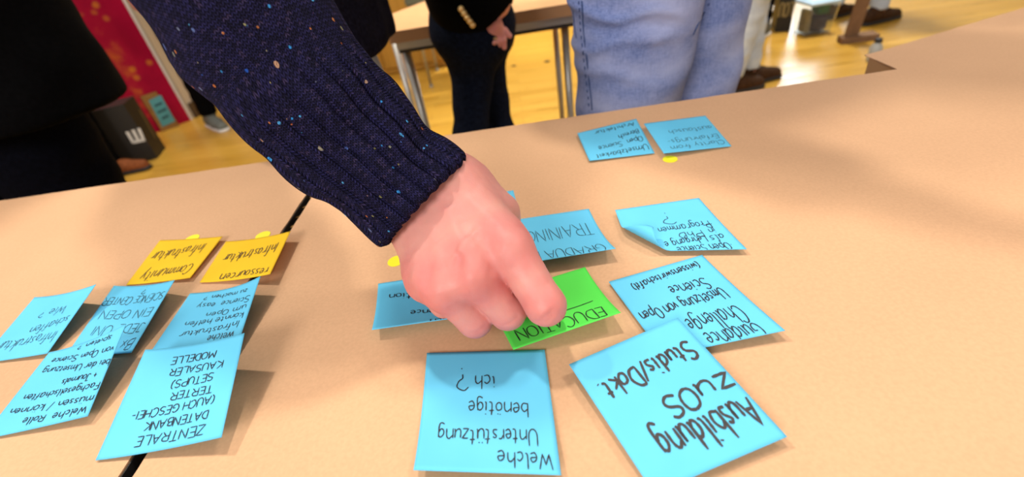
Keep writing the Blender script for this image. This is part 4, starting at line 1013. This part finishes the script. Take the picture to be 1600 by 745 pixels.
# black box with white letter
BX = tag(empty('black_box', at(247, 247, 0)), 'tall black box with a white letter, in front of the cardboard sign', 'box')
k0, k1 = at(246.6, 247, 0), at(259, 231, 0); kf = at(214, 255.5, 0)
side = k1 - k0; front = (kf - k0) / np.linalg.norm(kf - k0)
front = front - side * (front @ side) / (side @ side) * .6; front /= np.linalg.norm(front)
zt = aty(213, 149, k1[1])[2]
W_ = .36
MB().slab([k0, k1, k1 + front * W_, k0 + front * W_], (0, 0, zt)).build('box_body', PLAST, BX)
nf = -side / np.linalg.norm(side); nf = nf - front * (nf @ front); nf /= np.linalg.norm(nf)
def on_front(px, py):
    r_ = ray(px, py); return CC + r_ * (((k0 + nf * .0015 - CC) @ nf) / (r_ @ nf))
EP = {k: on_front(*v) for k, v in dict(a=(199, 207), b=(208, 222), c=(224.5, 218.5), d=(217, 201.5), m0=(208, 204), m1=(216, 219)).items()}
lt = MB()
def bar(p, q_, w_):
    d = q_ - p; d /= np.linalg.norm(d); s_ = np.cross(d, nf); lt.slab([p - s_ * w_ - d * w_ * .6, p + s_ * w_ - d * w_ * .6, q_ + s_ * w_ + d * w_ * .6, q_ - s_ * w_ + d * w_ * .6], nf * .001)
for a, b in (('a', 'b'), ('b', 'c'), ('c', 'd'), ('m0', 'm1')): bar(EP[a], EP[b], .0085)
lt.build('white_letter', WHITEP, BX)
ns = np.cross(front, V3(0, 0, 1)); ns = ns if ns @ (CC - k0) > 0 else -ns
ns = -front
def on_side(px, py):
    r_ = ray(px, py); nn = ns / np.linalg.norm(ns); nn = np.cross(side, V3(0, 0, 1)); nn /= np.linalg.norm(nn); nn = nn if nn @ (CC - k0) > 0 else -nn
    return CC + r_ * (((k0 + nn * .0015 - CC) @ nn) / (r_ @ nn)), nn
a, nn = on_side(218, 172); b, _ = on_side(244.5, 219)
tx = MB(); rnd = random.Random(5); d = b - a; L = np.linalg.norm(d); d /= L; s_ = np.cross(d, nn); t0 = 0
while t0 < L - .02:
    w_ = rnd.uniform(.008, .014); hgt = rnd.uniform(.006, .009)
    for z0 in (0, 1):
        p = a + d * (t0 + (w_ - .003) * z0); tx.slab([p - s_ * hgt, p + s_ * hgt, p + s_ * hgt + d * .003, p - s_ * hgt + d * .003], nn * .0006)
    p = a + d * t0; tx.slab([p - s_ * .0015, p + s_ * .0015, p + s_ * .0015 + d * w_, p - s_ * .0015 + d * w_], nn * .0006); t0 += w_ + .004
tx.build('side_lettering', new_mat('dull_gold_print', (.34, .24, .08), .5), BX)
# ------------------------------------------------------------------ right background: lettered box, clear bin, cardboard stand
LB = tag(empty('black_box', at(1228, 52, 0)), 'black box with gold lettering beside the clear plastic bin', 'box')
g0, g1 = at(1210, 50, 0), at(1243, 52, 0); dx_ = g1 - g0; g1 = g0 + V3(dx_[0] * 1.0, dx_[1] * .3, 0); dx_ = (g1 - g0); wd = np.linalg.norm(dx_); ex = dx_ / wd; ey = V3(-ex[1], ex[0], 0)
MB().slab([g0, g1, g1 + ey * .22, g0 + ey * .22], (0, 0, .42)).build('box_body', PLAST, LB)
zq = aty(1228, 4, g0[1])[2]
tw, st = layout('LOU', random.Random(2), .2); lt = MB()
for s_ in st:
    for p, r_ in zip(s_, s_[1:]):
        P0 = g1 - ex * .008 - ex * (p[0] / tw) * (wd - .016) + V3(0, 0, zq - p[1] / 10 * .085); P1_ = g1 - ex * .008 - ex * (r_[0] / tw) * (wd - .016) + V3(0, 0, zq - r_[1] / 10 * .085)
        lt.tube([P0 - ey * .001, P1_ - ey * .001], .006, 6)
lt.build('gold_lettering', new_mat('gold_print', (.42, .32, .13), .45), LB)
CLEAR = new_mat('clear_plastic', (.86, .88, .86), .18, trans=.96, spec=.4); CLEAR.node_tree.nodes['Principled BSDF'].inputs['IOR'].default_value = 1.12; CLEAR.node_tree.nodes['Principled BSDF'].inputs['Roughness'].default_value = .06
BN = tag(empty('storage_bin', at(1285, 60, 0)), 'clear plastic storage bin with pale blue lid', 'storage bin')
h0, h1 = at(1256, 58, 0), at(1330, 62, 0); h1 = V3(h1[0], h0[1] - .02, 0); bc0 = (h0 + h1) / 2 + V3(0, .095, 0); bw = h1[0] - h0[0]; zl = aty(1290, 7, h0[1])[2]
def shell(cx, cy, z0, z1, w0, d0, w1, d1, t_):
    V = []; 
    for (z, w_, d_, s_) in ((z0, w0, d0, 0), (z1, w1, d1, 0), (z1, w1, d1, t_), (z0 + t_, w0, d0, t_)):
        V += [(cx + sx * (w_ / 2 - s_), cy + sy * (d_ / 2 - s_), z) for sx, sy in ((-1, -1), (1, -1), (1, 1), (-1, 1))]
    F = [[3, 2, 1, 0], [12, 13, 14, 15]]
    for r_ in range(3):
        for i in range(4): F.append([r_ * 4 + i, r_ * 4 + (i + 1) % 4, r_ * 4 + 4 + (i + 1) % 4, r_ * 4 + 4 + i])
    return V, F
MB().add(*shell(bc0[0], bc0[1], .003, zl, bw * .86, .15, bw, .19, .004)).build('bin_body', CLEAR, BN)
MB().box((bc0[0], bc0[1], zl + .011), (bw * 1.06, .205, .022), 0, .006).box((bc0[0], bc0[1], zl + .026), (bw * .86, .15, .012), 0, .004).build('lid', new_mat('pale_blue_plastic', (.55, .74, .88), .35), BN)
tag(MB().box((bc0[0] + .02, bc0[1], .06), (bw * .55, .11, .10), .1, .02).build('folded_cloth', mat_fabric('dark_purple_cloth', (.05, .04, .07), .3, 50)), 'dark folded cloth lying inside the clear plastic bin', 'cloth')
tag(MB().box((bc0[0] + .03, bc0[1], .145), (bw * .4, .09, .06), .05, .008).build('package', mat_fabric('green_package', (.04, .16, .06), .2, 30)), 'green package inside the clear bin on the dark cloth', 'package')
tag(MB().box((bc0[0] - bw * .31, bc0[1], .08), (bw * .16, .10, .14), .0, .008).build('package', mat_fabric('buff_package', (.34, .27, .14), .2, 30)), 'buff package at the left inside the clear bin', 'package')
KS = tag(empty('cardboard_stand', at(1330, 75, 0)), 'upright brown cardboard stand in front of the clear bin', 'stand')
s0 = at(1316, 68, 0); s1 = at(1344, 66, 0); s1 = V3(s1[0], s0[1] + .01, 0)
BRC = mat_fabric('dull_brown_card', (.20, .115, .065), .12, 20, .8)
MB().slab([s0, s1, s1 + V3(.05, 0, .62), s0 + V3(.055, 0, .62)], (0, .012, 0)).build('upright', BRC, KS)
MB().slab([s0 + V3(-.02, -.02, 0), s1 + V3(.10, -.05, 0), s1 + V3(.12, .05, 0), s0 + V3(0, .06, 0)], (0, 0, .035)).build('foot', BRC, KS)
cu = at(1363, 96, 0)
CUP = tag(empty('bottle', cu), 'small grey bottle on the floor by the cardboard stand', 'bottle')
MB().tube([cu + V3(0, 0, z) for z in (0, .004, .075, .095, .10)], [.028, .031, .031, .018, .016], 18).build('bottle_body', new_mat('grey_plastic', (.36, .37, .36), .35), CUP, True)
MB().tube([cu + V3(0, 0, z) for z in (.10, .102, .12, .122)], [.015, .018, .018, .014], 16).build('cap', BLACKM, CUP, True)
for lab, px, py in (('small dark scrap on the floor nearest the light blue jeans', 855, 96), ('small dark scrap on the floor nearest the gold buttoned sleeve', 803, 103)):
    c = at(px, py, 0); m = MB(); rnd = random.Random(px)
    poly = [(c[0] + math.cos(a * .9) * rnd.uniform(.012, .03), c[1] + math.sin(a * .9) * rnd.uniform(.012, .03)) for a in range(7)]
    tag(m.prism(poly, .0005, .004).build('scrap', BLACKM), lab, 'scrap')
